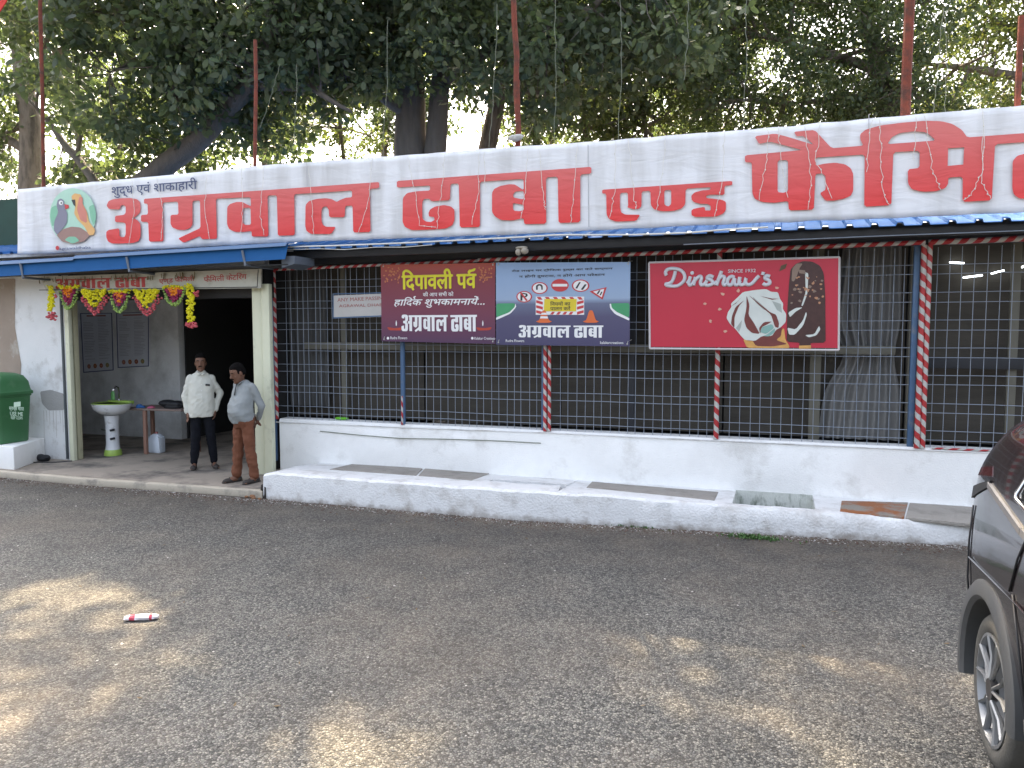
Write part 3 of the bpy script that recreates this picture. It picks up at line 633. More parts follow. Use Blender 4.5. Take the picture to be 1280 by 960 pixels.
g_3 = M(cF, [(20, 355), (20, 390), (58, 392), (62, 590), (85, 630), (150, 655), (340, 648), (380, 590), (240, 590), (200, 570), (188, 520), (188, 385), (262, 380), (265, 510), (255, 520), (320, 540), (365, 535), (390, 510), (392, 370), (475, 365), (478, 500), (510, 540), (580, 558), (690, 555), (770, 530), (803, 490), (806, 345), (1040, 330), (1038, 355), (960, 362), (890, 380), (860, 410), (862, 450), (890, 475), (950, 488), (1010, 488), (1042, 505), (1042, 550), (990, 552), (985, 515), (880, 535), (860, 550), (862, 595), (900, 612), (1090, 608), (1160, 580), (1185, 545), (1185, 470), (1150, 450), (1050, 438), (1000, 432), (1000, 412), (1040, 400), (1172, 405), (1172, 318), (1245, 312), (1245, 272)])
g_3h = M(cF, [(605, 360), (670, 355), (670, 490), (645, 512), (620, 505), (605, 490)])
def cl(x, y): return cH(1195+(x-172)*.935, 350+(y-382)*.945)
g_4 = M(cG, [(80, 385), (80, 445), (140, 448), (145, 720), (165, 770), (230, 800), (340, 808), (465, 790), (470, 875), (692, 868), (706, 553), (765, 545), (795, 570), (798, 690), (745, 722), (795, 788), (870, 788), (960, 770), (1020, 745), (1042, 700), (1042, 550), (1020, 500), (970, 465), (880, 450), (780, 460), (710, 478), (708, 405)]) \
    + M(cH, [(122, 367), (118, 748), (315, 735), (330, 350), (522, 340), (520, 465), (435, 475), (437, 580), (465, 620), (540, 638), (640, 635), (710, 610), (728, 580), (730, 535), (835, 528), (833, 712), (1045, 700), (1070, 292)]) \
    + [cl(645, 278)]+[cl(x, y) for x, y in [(640, 372), (575, 378), (520, 400), (485, 420), (440, 392), (380, 382), (290, 388), (210, 410), (175, 450), (172, 660), (185, 710), (230, 740), (430, 740), (480, 668), (380, 668), (350, 650), (335, 610), (335, 500), (350, 470), (385, 462), (408, 500), (412, 572), (568, 572), (572, 460), (645, 455), (652, 715), (825, 705), (818, 265), (818, 195)]] \
    + M(cH, [(868, 243), (830, 190), (760, 145), (680, 125), (560, 122), (400, 135), (240, 155), (130, 185), (88, 220), (90, 260), (112, 303)]) \
    + M(cG, [(850, 322), (700, 160), (515, 175), (537, 217), (600, 212), (695, 293), (440, 215), (345, 192), (165, 215), (205, 285), (300, 262), (590, 338)])
g_4a = M(cG, [(370, 430), (462, 425), (462, 705), (420, 718), (370, 712)]); g_4b = M(cH, [(728, 322), (845, 315), (838, 440), (725, 450)]); g_4c = M(cH, [(285, 292), (320, 240), (380, 210), (480, 198), (570, 205), (640, 265)])
for L_ in ([g_a], [g_1, g_1h], [g_2, g_2a, g_2b], [g_3, g_3h], [g_4, g_4a, g_4b, g_4c]): sheet('lettering', L_, M_bred, YL, BN)
# unit copy of the two main words, reused on the posters and the door sign
def word(dst, m, Y, parent, loops=None, name='lettering', tilt=0.):
    x0, x1, z0, z1 = dst; src = [[g_a], [g_1, g_1h], [g_2, g_2a, g_2b]]; allp = [p for L_ in src for l in L_ for p in l]
    # straighten: remove nothing, the words are already level on their sheet
    ax, bx = min(p[0] for p in allp), max(p[0] for p in allp); az, bz = min(p[1] for p in allp), max(p[1] for p in allp)
    for L_ in src: sheet(name, [[(x0+(p[0]-ax)/(bx-ax)*(x1-x0), z0+(p[1]-az)/(bz-az)*(z1-z0)) for p in l] for l in L_], m, Y, parent, rnd=False)
def text_px(s, c, x0, y0, x1, y1, Y, m, parent, bold=0., shear=0., dy=0., name='lettering'):
    a = c(x0, y1); b = c(x1, y0); e = c(x1, y0+dy); return text(name, s, a[0], b[0], a[1], b[1], Y, m, parent, bold, shear, e[1]-b[1] if dy else 0)
a = onY(140, 247, YL); b = onY(246, 222, YL)
text('lettering', 'शुद्ध एवं शाकाहारी', a.x, b.x, a.z-.01, b.z+.005, YL, M_ink, BN, .012)
# round logo with two birds
cL = crop(55, 225, 9.6, YL)
def ring(c, cx, cy, rx, ry, n=32): return [c(cx+rx*math.cos(2*math.pi*i/n), cy+ry*math.sin(2*math.pi*i/n)) for i in range(n)]
def pm(name, col): return mat('print_'+name, col, .5, .08, 12)
sheet('logo', [ring(cL, 345, 432, 278, 334)], pm('mint', (.42, .66, .54)), YL, BN)
sheet('logo', [M(cL, [(90, 330), (150, 300), (170, 400), (150, 520), (100, 560), (75, 430)])], pm('leaf', (.22, .50, .34)), YL-.002, BN)
sheet('logo', [M(cL, [(540, 320), (600, 290), (625, 400), (620, 500), (590, 540), (560, 450)])], pm('leaf', (.22, .50, .34)), YL-.002, BN)
sheet('logo', [M(cL, [(150, 660), (230, 590), (330, 560), (440, 570), (540, 640), (560, 660), (480, 740), (345, 768), (220, 740)])], pm('branch', (.33, .20, .17)), YL-.003, BN)
sheet('logo', [M(cL, [(250, 720), (300, 680), (380, 680), (430, 730), (345, 766)])], pm('leaf', (.22, .50, .34)), YL-.005, BN)
sheet('logo', [M(cL, [(170, 240), (210, 222), (245, 250), (250, 330), (285, 400), (280, 520), (215, 600), (160, 660), (120, 600), (130, 490), (175, 390), (155, 300)])], pm('bird_grey', (.22, .22, .29)), YL-.007, BN)
sheet('logo', [M(cL, [(250, 290), (300, 300), (305, 335), (262, 355)])], M_pr, YL-.009, BN)
sheet('logo', [ring(cL, 210, 275, 26, 28, 14)], M_pw, YL-.009, BN)
sheet('logo', [ring(cL, 215, 277, 9, 12, 10)], M_pk, YL-.011, BN)
sheet('logo', [M(cL, [(330, 200), (370, 160), (450, 175), (470, 290), (520, 380), (545, 500), (620, 600), (600, 660), (545, 665), (490, 560), (410, 480), (365, 400), (380, 320)])], pm('bird_orange', (.72, .42, .16)), YL-.007, BN)
sheet('logo', [M(cL, [(430, 200), (470, 210), (472, 300), (520, 390), (520, 520), (440, 480), (400, 350)])], pm('bird_red', (.60, .22, .17)), YL-.009, BN)
sheet('logo', [M(cL, [(335, 240), (380, 235), (385, 320), (360, 300)])], M_pk, YL-.009, BN)
a = cL(150, 850); b = cL(560, 790); text('lettering', 'agrawaldhaba', a[0]+.06, b[0], a[1], b[1], YL, M_ink, BN, .01); sheet('logo', [ring(cL, 160, 815, 22, 26, 12)], M_pr, YL, BN)
# seams
M_seam = mat('seam', (.42, .43, .45), .6)
for px, y0, y1 in [(383, 200, 233), (1086, 140, 230), (735, 178, 284)]:
    a, b = onY(px, y0+3, YB-.014), onY(px+1, y1, YB-.014); G().tube([a, b], .004, 4).put('seam', M_seam, BN)
# fairy light strings over the banner and down from the trees
def wire(pts, r, m, label, grp, knots=True, name='light_string'):
    out = [];
    for p, q in zip(pts, pts[1:]):
        n = 8
        for i in range(n):
            t = i/n; v = Vector(p).lerp(Vector(q), t); out.append(v+Vector((R.uniform(-.012, .012), 0, 0)))
    out.append(Vector(pts[-1])); g = G().tube(out, r, 5)
    if knots:
        for v in out[2::4]: g.ell(v, (r*2.3, r*2.3, r*3.2), 6, 4)
    o = g.put(name, m, None); return tag(o, label, 'light string', grp)
ORD = 'first second third fourth fifth sixth seventh eighth ninth tenth eleventh twelfth thirteenth fourteenth fifteenth sixteenth seventeenth eighteenth nineteenth twentieth twenty-first twenty-second twenty-third twenty-fourth twenty-fifth twenty-sixth twenty-seventh twenty-eighth twenty-ninth thirtieth'.split(); GI = 0
GB = 'fairy light strings on the banner'; LB = 'thin white fairy light string zigzagging down the front of the long banner'
for pp in [[(165, 224), (168, 262), (160, 308)], [(196, 222), (204, 262), (201, 300)], [(258, 216), (256, 262), (262, 300)], [(302, 210), (303, 262), (301, 300)], [(330, 207), (325, 268), (330, 294)], [(386, 203), (390, 262), (393, 296)], [(465, 198), (461, 250), (448, 291)], [(510, 196), (519, 240), (524, 282), (545, 284)], [(556, 193), (551, 245), (546, 287)], [(599, 190), (598, 240), (590, 281)], [(605, 190), (607, 240)], [(660, 186), (656, 240), (651, 275)], [(674, 186), (680, 250), (682, 262)], [(722, 180), (718, 240), (713, 279)], [(770, 176), (768, 240), (762, 272)], [(786, 175), (793, 250), (796, 262)], [(832, 172), (826, 232), (820, 265)], [(906, 166), (902, 230), (893, 273)], [(960, 162), (958, 200), (949, 250)], [(973, 160), (975, 200), (985, 247)], [(1006, 158), (1014, 222), (1010, 262)], [(1025, 156), (1020, 200), (1040, 248)], [(1090, 150), (1083, 215)], [(1100, 149), (1101, 190), (1104, 240), (1112, 256)], [(1145, 146), (1142, 200)], [(1155, 144), (1165, 210), (1176, 237)], [(1230, 138), (1227, 215), (1215, 243), (1204, 250)], [(1232, 170), (1226, 226), (1238, 248)]]:
    wire([onY(x, y, YB-.045) for x, y in pp], .0033, M_wire, 'thin white fairy light string on the banner, %s from the bird logo end' % ORD[GI], GB); GI += 1
for pa, pb, lb in [((485, 25), (478, 203), 'pair of hanging wires dropping from the leaves to the banner above its first red word'), ((622, 5), (611, 188), 'hanging wire dropping to the banner left of the crooked red pole'), ((693, 0), (693, 182), 'hanging wire in line with the end of the crooked pole, dropping straight to the banner'), ((776, 0), (773, 175), 'hanging wire above the small red middle word'), ((932, 0), (929, 163), 'hanging wire dropping straight down to the start of the largest red word'), ((860, 0), (855, 100), 'short hanging wire among the leaves over the gap of bright sky'), ((371, 80), (366, 190), 'wire hanging right of the thin red pole at left'), ((350, 80), (325, 160), 'slanting wire tied to the thin red pole at left'), ((1178, 10), (1165, 145), 'slanting wire between the two right hand red poles'), ((1181, 10), (1180, 160), 'straight wire between the two right hand red poles'), ((32, 0), (50, 90), 'wire slanting down beside the leftmost red pole')]:
    a, b = onY(*pa, 9.1), onY(*pb, 8.95); wire([a, a.lerp(b, .5)+Vector((.02, 0, 0)), b], .0032, M_wired, lb, 'wires hanging from the trees', knots=False, name='hanging_wire')
# white cable along the eave
P = [onY(x, y, 8.62) for x, y in [(352, 309), (420, 307), (500, 304), (560, 301), (640, 297), (700, 293.5), (790, 293.5), (860, 291), (910, 286.5), (960, 284)]]
tag(G().tube(P, .010, 6).put('eave_cable', M_wire), 'white cable strung along the corrugated roof edge under the banner', 'cable')
P = [onY(x, y, 8.64) for x, y in [(352, 312), (400, 311), (430, 312), (470, 309), (505, 309), (540, 306)]]
tag(G().tube(P, .005, 6).put('eave_cable', M_wire), 'thin loose cable hanging below the roof edge near the blue awning end', 'cable')
g = G(); p = onY(648, 315, 8.72); g.ell(p, (.04, .04, .045), 8, 5); g.ell((p.x+.08, p.y, p.z+.01), (.05, .05, .04), 8, 5); g.ell((p.x+.04, p.y, p.z+.05), (.08, .03, .02), 8, 5)
tag(g.put('old_lamp', mat('dusty_lamp', (.30, .27, .22), .6, .4, 20), smooth=True), 'small dusty twin lamp fixed under the roof edge above the road sign poster', 'lamp')

# red poles
def redpole(pts, r, lb, name='red_pole', Y=9.0):
    P = [onY(x, y, Y) for x, y in pts]; tag(G().tube(P, r, 8).put(name, M_rust, smooth='auto'), lb, 'pole')
redpole([(48, -40), (50, 0), (53, 120), (55, 262)], .028, 'rusty red pole rising behind the banner above the bird logo')
redpole([(319, 50), (320, 100), (318, 250)], .026, 'short rusty red pole ending in the leaves at left of centre')
redpole([(641, -30), (643, 30), (646, 70), (645, 110), (648, 160), (645, 250)], .036, 'crooked rusty red pole above the second red word')
redpole([(648, 100), (649, 160), (650, 240)], .018, 'thin pole lashed beside the crooked red pole')
redpole([(1139, -40), (1136, 30), (1133, 100), (1130, 200)], .05, 'thickest rusty red pole above the largest red word')
redpole([(1277, 20), (1275, 60), (1272, 125), (1272, 180)], .03, 'dark red pole at the far right above the banner')
g = G(); p = onY(645, 171, 8.93)
for i in range(5): g.ell((p.x+R.uniform(-.05, .05), 8.93, p.z+R.uniform(-.05, .05)), (.07, .05, .03), 8, 5)
tag(g.put('rag', mat('grey_rag', (.45, .46, .45), .9, .2), smooth=True), 'pale rag knotted round the crooked red pole above the banner', 'rag')
p = onY(2, 4, 8.3); g = G(); g.add([(p.x-.5, 8.3, p.z-.22), (p.x-.05, 8.28, p.z-.15), (p.x+.10, 8.3, p.z+.02), (p.x+.2, 8.3, p.z+.5), (p.x-.5, 8.33, p.z+.5)], [(0, 1, 2, 3, 4)]).add([(p.x-.5, 8.31, p.z-.22), (p.x-.05, 8.29, p.z-.15), (p.x+.10, 8.31, p.z+.02), (p.x+.2, 8.31, p.z+.5), (p.x-.5, 8.34, p.z+.5)], [(4, 3, 2, 1, 0)])
tag(g.put('red_flag', mat('red_cloth', (.6, .04, .03), .8, .1)), 'corner of a red flag hanging in the top left corner', 'flag')

# ------------------------------------------------------------------ posters on the grille
def board(name, label, pix, Y, t, front, edge, cat='poster', frame=None):
    P = [onY(x, y, Y) for x, y in pix]; root = thing(name, label, cat, (sum(p.x for p in P)/4, Y, min(p.z for p in P)))
    g = G().prism([(p.x, Y, p.z) for p in P], [(p.x, Y+t, p.z) for p in P]); g.put('panel', front, root)
    return root
YP = 9.07
M_maroon, n_, b_ = nodes('maroon_print'); tcx = n_.nodes.new('ShaderNodeTexCoord'); L = n_.links
sp = n_.nodes.new('ShaderNodeSeparateXYZ'); L.new(tcx.outputs['Object'], sp.inputs[0])
mr = n_.nodes.new('ShaderNodeMapRange'); mr.inputs[1].default_value = 1.97; mr.inputs[2].default_value = 3.03; L.new(sp.outputs['Z'], mr.inputs[0])
cr = n_.nodes.new('ShaderNodeValToRGB'); e = cr.color_ramp.elements; e.new(.5); e.new(.9)
for q, (p, c) in zip(e, [(0, (.07, .03, .08)), (.35, (.16, .035, .07)), (.8, (.21, .03, .045)), (1, (.45, .07, .03))]): q.position = p; q.color = (*c, 1)
L.new(mr.outputs[0], cr.inputs[0]); L.new(cr.outputs[0], b_.inputs['Base Color']); b_.inputs['Roughness'].default_value = .4
P1 = board('festival_poster', 'maroon festival greeting poster with yellow Hindi heading tied to the bars', [(476, 331), (619, 328.5), (619, 430), (477, 426.5)], YP, .006, M_maroon, None)
c1 = crop(470, 320, 8, YP-.003)
M_yel = mat('print_yellow', (.72, .66, .02), .45, .05); M_ora = mat('print_orange', (.50, .16, .06), .5, .3, 14)
text_px('दिपावली पर्व', c1, 262, 120, 1000, 345, YP-.004, M_yel, P1, .03)
text_px('की आप सभी को', c1, 470, 352, 775, 405, YP-.004, M_pw, P1, .015)
text_px('हार्दिक शुभकामनायें...', c1, 185, 400, 1085, 520, YP-.004, M_pw, P1, .02, .25)
sheet('lettering', [M(c1, [(925, 185), (915, 160), (930, 138), (960, 135), (985, 120), (1000, 128), (985, 150), (955, 158), (940, 168), (950, 188)])], M_yel, YP-.0045, P1)
sheet('lettering', [M(c1, [(385, 432), (372, 415), (380, 402), (398, 400), (400, 408), (388, 413), (394, 430)])], M_pw, YP-.0045, P1)
a = c1(255, 760); b = c1(1010, 580); word((a[0], b[0], a[1], b[1]), M_pw, YP-.004, P1)
text_px('Rudra Flowers', c1, 145, 805, 312, 832, YP-.004, M_pw, P1, .01); text_px('Kalakar Creations', c1, 985, 810, 1192, 836, YP-.004, M_pw, P1, .01)
for cx in (120, 963): sheet('mark', [ring(c1, cx, 822, 13, 14, 10)], M_pw, YP-.004, P1)
for sx, cx in ((1, 190), (-1, 1080)):
    sheet('oil_lamp', [M(c1, [(cx-80*sx, 710), (cx-60*sx, 742), (cx+60*sx, 745), (cx+80*sx, 712), (cx, 722)])], mat('print_lamp', (.42, .05, .03), .5), YP-.003, P1)
    xx = 203 if sx > 0 else 1068
    sheet('flame', [M(c1, [(xx, 640), (xx+7, 670), (xx+4, 698), (xx-4, 698), (xx-7, 670)])], M_pw, YP-.004, P1)
for x0, sx in ((150, -1), (1110, 1)):
    for i in range(34):
        u = R.random(); v = R.random(); cx = x0+sx*(10-70*u+R.uniform(-40, 70)); cy = 100+150*v+R.uniform(-10, 20)
        if cx < 62 or cx > 1185: continue
        sheet('ornament', [ring(c1, cx, cy, 5+8*R.random(), 5+8*R.random(), 7)], M_ora, YP-.003-.00002*i, P1)
M_road = ramp_mat('road_poster_print', [(0, (.055, .05, .12)), (.34, (.08, .075, .15)), (.50, (.13, .15, .24)), (.56, (.30, .40, .55)), (1, (.28, .42, .66))], 'Z', .4, 1.96, 2.97)
P2 = board('road_safety_poster', 'blue road safety poster with traffic signs and orange cones tied to the bars', [(620, 328.3), (788, 327.5), (787, 433), (620, 431)], YP, .006, M_road, None)
c2 = crop(610, 320, 6.737, YP-.003)
text_px('रोड लाइन पर ट्रैफिक रूल्स का करें सम्मान', c2, 200, 92, 1050, 140, YP-.004, M_pk, P2, .02)
text_px('न होगी दुर्घटना, न होंगे आप परेशान', c2, 262, 142, 985, 190, YP-.004, M_pk, P2, .02)
M_grass = mat('print_green', (.06, .32, .14), .5, .1)
sheet('verge', [M(c2, [(70, 400), (225, 398), (228, 430), (180, 475), (70, 520)])], M_grass, YP-.003, P2); sheet('verge', [M(c2, [(1030, 400), (1192, 396), (1190, 520), (1080, 475), (1035, 435)])], M_grass, YP-.003, P2)
sheet('road_edge', [M(c2, [(232, 400), (238, 430), (190, 485), (68, 540), (68, 518), (180, 474), (224, 430)])], M_pw, YP-.004, P2); sheet('road_edge', [M(c2, [(1024, 402), (1036, 402), (1042, 435), (1085, 472), (1190, 522), (1190, 545), (1070, 490), (1028, 440)])], M_pw, YP-.004, P2)
for i, (cx, cy, rx, ry, kind) in enumerate([(305, 343, 66, 48, 0), (435, 270, 68, 50, 1), (606, 247, 74, 53, 2), (780, 250, 74, 52, 3)]):
    sheet('road_sign', [ring(c2, cx, cy, rx, ry)], M_pr, YP-.004, P2)
    if kind != 2: sheet('road_sign', [ring(c2, cx, cy, rx*.84, ry*.84)], M_pw, YP-.0055, P2)
    else: sheet('road_sign', [M(c2, [(cx-62, cy-12), (cx+62, cy-12), (cx+62, cy+10), (cx-62, cy+10)])], M_pw, YP-.0055, P2, rnd=False)
text_px('P', c2, 275, 312, 335, 375, YP-.007, M_pk, P2, .03)
for a in ([(270, 310), (280, 303), (335, 372), (322, 380)],): sheet('sign_slash', [M(c2, a)], M_pr, YP-.0085, P2)
sheet('sign_symbol', [M(c2, [(405, 285), (405, 250), (425, 236), (450, 238), (462, 255), (462, 285), (450, 285), (448, 258), (435, 248), (420, 255), (420, 285)])], M_pk, YP-.007, P2)
sheet('sign_symbol', [M(c2, [(736, 272), (768, 220), (782, 220), (752, 274)])], M_pk, YP-.007, P2); sheet('sign_symbol', [M(c2, [(782, 282), (815, 238), (832, 240), (800, 286)])], M_pk, YP-.007, P2)
sheet('road_sign', [M(c2, [(855, 298), (1000, 262), (965, 368)])], M_pr, YP-.004, P2, rnd=False); sheet('road_sign', [M(c2, [(885, 300), (980, 276), (958, 348)])], M_pw, YP-.0055, P2, rnd=False)
sheet('sign_symbol', [M(c2, [(915, 318), (935, 288), (948, 290), (928, 322)])], M_pk, YP-.007, P2); sheet('sign_symbol', [M(c2, [(940, 328), (955, 300), (965, 302), (950, 332)])], M_pk, YP-.007, P2)
sheet('barrier', [M(c2, [(402, 342), (810, 342), (810, 495), (402, 495)])], M_pw, YP-.004, P2, rnd=False)
for i in range(6): x = 410+i*68; sheet('barrier_stripe', [M(c2, [(x, 345), (x+32, 345), (x+50, 368), (x+18, 368)])], M_pr, YP-.0052, P2, rnd=False)
for i in range(3):
    y = 372+i*42
    sheet('barrier_stripe', [M(c2, [(406, y), (462, y+14), (462, y+38), (406, y+22)])], M_pr, YP-.0052, P2, rnd=False); sheet('barrier_stripe', [M(c2, [(806, y), (750, y+14), (750, y+38), (806, y+22)])], M_pr, YP-.0052, P2, rnd=False)
for i in range(4): x = 540+i*52; sheet('barrier_stripe', [M(c2, [(x, 470), (x+24, 470), (x+8, 493), (x-18, 493)])], M_pr, YP-.0052, P2, rnd=False)
sheet('barrier_panel', [M(c2, [(475, 362), (748, 362), (742, 466), (470, 466)])], mat('print_gold', (.70, .55, .03), .45), YP-.0065, P2, rnd=False)
text_px('नियमों का', c2, 525, 380, 695, 418, YP-.008, M_pk, P2, .02); text_px('पालन करें', c2, 525, 420, 695, 458, YP-.008, M_pk, P2, .02)
M_cone = mat('print_cone', (.70, .15, .04), .5)
for x, wht in ((473, 1), (868, 0)):
    sheet('traffic_cone', [M(c2, [(x-14, 458), (x+14, 458), (x+40, 540), (x+68, 552), (x+40, 562), (x-40, 562), (x-70, 552), (x-40, 540)])], M_cone, YP-.0085, P2)
    if wht: sheet('cone_band', [M(c2, [(x-20, 478), (x+20, 478), (x+25, 495), (x-25, 495)])], M_pw, YP-.010, P2, rnd=False); sheet('cone_band', [M(c2, [(x-29, 508), (x+29, 508), (x+35, 526), (x-35, 526)])], M_pw, YP-.010, P2, rnd=False)
a = c2(258, 690); b = c2(972, 580); word((a[0], b[0], a[1], b[1]), M_pw, YP-.0045, P2)
text_px('Rudra Flowers', c2, 150, 703, 305, 724, YP-.0045, M_pw, P2, .01); text_px('kalakarcreations', c2, 945, 718, 1140, 740, YP-.0045, M_pw, P2, .01)
M_tie = mat('tie_wire', (.45, .45, .42), .6)
for P_, cs_ in ((P1, [(479, 333), (616, 331), (616, 427), (480, 424)]), (P2, [(623, 331), (785, 330), (784, 430), (623, 428)])):
    for x, y in cs_:
        q = onY(x, y, YP-.006); G().tube([(q.x, q.y, q.z), (q.x+.01, q.y-.012, q.z+.03), (q.x+.02, YW+.05, q.z+.05)], .004, 5).ell((q.x, q.y, q.z), (.010, .004, .010), 8, 4).put('tie', M_tie, P_)
# red ice cream board
M_redb = mat('red_board', (.50, .022, .05), .38, .05, 2); M_frame = mat('white_frame', (.62, .60, .60), .5, .05)
P3 = board('ice_cream_board', 'red ice cream advertising board with white script lettering, cone and chocolate bar', [(812.5, 329), (1048, 322.5), (1047, 435), (813.5, 433.5)], YP-.02, .03, M_redb, None, 'sign')
c3 = crop(800, 290, 4.2667, YP-.024)
def fr(a, b, w_=.009):
    A, Bq = c3(*a), c3(*b); G().tube([(A[0], YP-.022, A[1]), (Bq[0], YP-.022, Bq[1])], .011, 4).put('frame', M_frame, P3)
fr((48, 163), (1064, 134)); fr((1064, 134), (1060, 630)); fr((1060, 630), (52, 621)); fr((52, 621), (48, 163))
YQ = YP-.024
# script lettering: thick strokes
c4 = crop(820, 325, 8, YQ)
def script(paths, r, m, parent):
    for P in paths:
        Q = [c4(*p) for p in stroke(P, r)]; G().tube([(x, YQ-.001, z) for x, z in Q], [(r*.25*0+r, r) for _ in Q], 8).put('lettering', m, parent, smooth=True)
M_scr = mat('script_white', (.60, .62, .66), .5, .03)
script([[(105, 155), (95, 125), (115, 95), (165, 85), (230, 95), (275, 130), (288, 180), (265, 225), (215, 258), (160, 262), (110, 255), (100, 240), (130, 235), (160, 215), (180, 170), (195, 110)],
        [(345, 165), (330, 215), (335, 250), (360, 245)], [(395, 170), (375, 255)], [(390, 205), (430, 165), (455, 175), (445, 225), (455, 250), (485, 240), (510, 205)], [(360, 245), (385, 205)], [(575, 245), (610, 215)], [(700, 245), (718, 220)], [(825, 240), (842, 205)], [(310, 235), (340, 195)],
        [(575, 172), (535, 158), (512, 182), (560, 208), (562, 240), (515, 254), (480, 238)], [(655, 110), (630, 180), (605, 255)], [(615, 205), (655, 165), (685, 175), (672, 225), (680, 250), (700, 245)],
        [(785, 175), (750, 165), (715, 200), (720, 245), (755, 245), (785, 185), (785, 235), (805, 250), (825, 240)],
        [(840, 170), (830, 225), (850, 248), (885, 235), (900, 180), (895, 230), (925, 248), (965, 230), (1000, 190), (1032, 158)],
        [(1140, 165), (1105, 158), (1090, 185), (1130, 205), (1135, 235), (1095, 248), (1070, 232)], [(1075, 120), (1065, 150)]], .0205, M_scr, P3)
a = c4(362, 130); G().ell((a[0], YQ-.002, a[1]), (.022, .006, .022), 12, 6).put('lettering', M_scr, P3, smooth=True)
text('lettering', 'SINCE 1932', c4(720, 128)[0], c4(998, 90)[0], c4(720, 128)[1], c4(998, 88)[1], YQ, M_scr, P3, .02)
c5 = crop(890, 350, 8, YQ)
M_crm = mat('print_cream', (.62, .66, .62), .45, .12, 9); M_crd = mat('print_cream_shade', (.36, .40, .37), .45, .1, 9); M_syr = mat('print_syrup', (.16, .035, .03), .4, .3, 12); M_cho = mat('print_chocolate', (.055, .02, .018), .4, .4, 30)
M_cho2 = mat('print_chocolate_swirl', (.24, .17, .13), .4, .2, 12); M_nut = mat('print_nut', (.48, .24, .13), .45, .3, 20); M_waf = mat('print_wafer', (.62, .33, .09), .5, .35, 18); M_teal = mat('print_teal', (.22, .40, .36), .45)
sheet('cone_wafer', [M(c5, [(310, 590), (380, 612), (640, 590), (720, 470), (735, 600), (775, 660), (770, 682), (350, 678)])], M_waf, YQ-.001, P3)
sheet('syrup', [M(c5, [(360, 560), (700, 470), (690, 560), (640, 600), (760, 640), (600, 665), (440, 660), (400, 600)])], M_syr, YQ-.002, P3)
sheet('cream', [M(c5, [(310, 120), (430, 100), (540, 90), (590, 118), (660, 122), (680, 190), (712, 235), (708, 290), (742, 340), (738, 420), (690, 470), (640, 500), (600, 560), (500, 560), (432, 610), (330, 600), (290, 560), (240, 495), (180, 440), (145, 380), (160, 320), (195, 270), (190, 235), (260, 170)])], M_crm, YQ-.003, P3)
for P in ([(345, 150), (375, 250), (365, 350), (420, 430), (480, 540), (400, 530), (345, 480), (320, 400), (345, 280)], [(325, 200), (270, 260), (225, 370), (225, 480), (190, 440), (200, 360), (235, 270)], [(360, 145), (480, 240), (585, 325), (640, 345), (670, 430), (665, 480), (630, 470), (590, 345), (470, 250)], [(480, 160), (600, 185), (670, 188), (600, 198)], [(180, 270), (250, 220), (300, 165), (240, 235)], [(470, 480), (520, 420), (600, 415), (560, 440), (500, 470), (480, 540)]):
    sheet('syrup', [M(c5, P)], M_syr, YQ-.005, P3)
for P in ([(500, 470), (600, 440), (620, 480), (540, 540), (480, 520)], [(560, 540), (630, 480), (628, 520), (570, 565), (510, 560)]): sheet('cream_shade', [M(c5, P)], M_teal, YQ-.007, P3)
for P in ([(400, 160), (480, 230), (560, 300), (520, 300), (440, 230)], [(240, 480), (300, 400), (290, 470), (270, 520)], [(600, 210), (690, 240), (700, 330), (650, 300)]): sheet('cream_shade', [M(c5, P)], M_crd, YQ-.004, P3)
ch = [(758, 610), (752, 300), (765, 200), (775, 60)]
c6 = crop(800, 290, 4.2667, YQ)
sheet('chocolate_bar', [M(c6, [(782, 585), (786, 400), (796, 260), (803, 200), (830, 170), (870, 155), (920, 158), (960, 180), (980, 220), (988, 330), (990, 590), (910, 592), (910, 606), (850, 612), (850, 590)])], M_cho, YQ-.002, P3)
sheet('chocolate_highlight', [M(c6, [(808, 260), (812, 195), (835, 168), (868, 168), (850, 195), (835, 240), (820, 265)])], M_cho2, YQ-.004, P3)
for P in ([(880, 215), (898, 220), (893, 330), (868, 395), (860, 392), (884, 320)], [(790, 430), (830, 405), (868, 402), (830, 425), (800, 455)], [(785, 510), (830, 520), (870, 470), (885, 425), (890, 440), (870, 500), (825, 548), (795, 548)], [(880, 550), (930, 545), (955, 500), (962, 520), (940, 552), (900, 562)], [(845, 200), (880, 205), (885, 225), (850, 220)]): sheet('chocolate_swirl', [M(c6, P)], M_crm if P[0][0] != 845 else M_cho2, YQ-.005, P3)
for i in range(34):
    cx = R.uniform(800, 978); cy = R.uniform(240, 390)
    s = R.uniform(4, 12); sheet('nut', [[c6(cx+s*math.cos(t)*R.uniform(.6, 1.2), cy+s*.8*math.sin(t)*R.uniform(.6, 1.2)) for t in np.linspace(0, 5.6, 6)]], M_nut if i % 3 else M_cho2, YQ-.0055-.00003*i, P3, rnd=False)
for cx, cy in [(345, 382), (425, 412), (440, 330), (375, 475), (455, 530), (525, 312), (730, 298)]:
    sheet('nut', [[c6(cx+12*math.cos(t)*R.uniform(.5, 1.1), cy+11*math.sin(t)*R.uniform(.5, 1.1)) for t in np.linspace(0, 5.6, 7)]], mat('print_nut_pale', (.62, .36, .27), .45), YQ-.003, P3, rnd=False)
sheet('leaf', [M(c6, [(742, 210), (752, 180), (785, 168), (775, 195)])], mat('print_leaf_dark', (.10, .06, .03), .5), YQ-.003, P3)
sheet('stick', [M(c6, [(848, 606), (912, 604), (912, 622), (848, 622)])], M_waf, YQ-.003, P3, rnd=False)
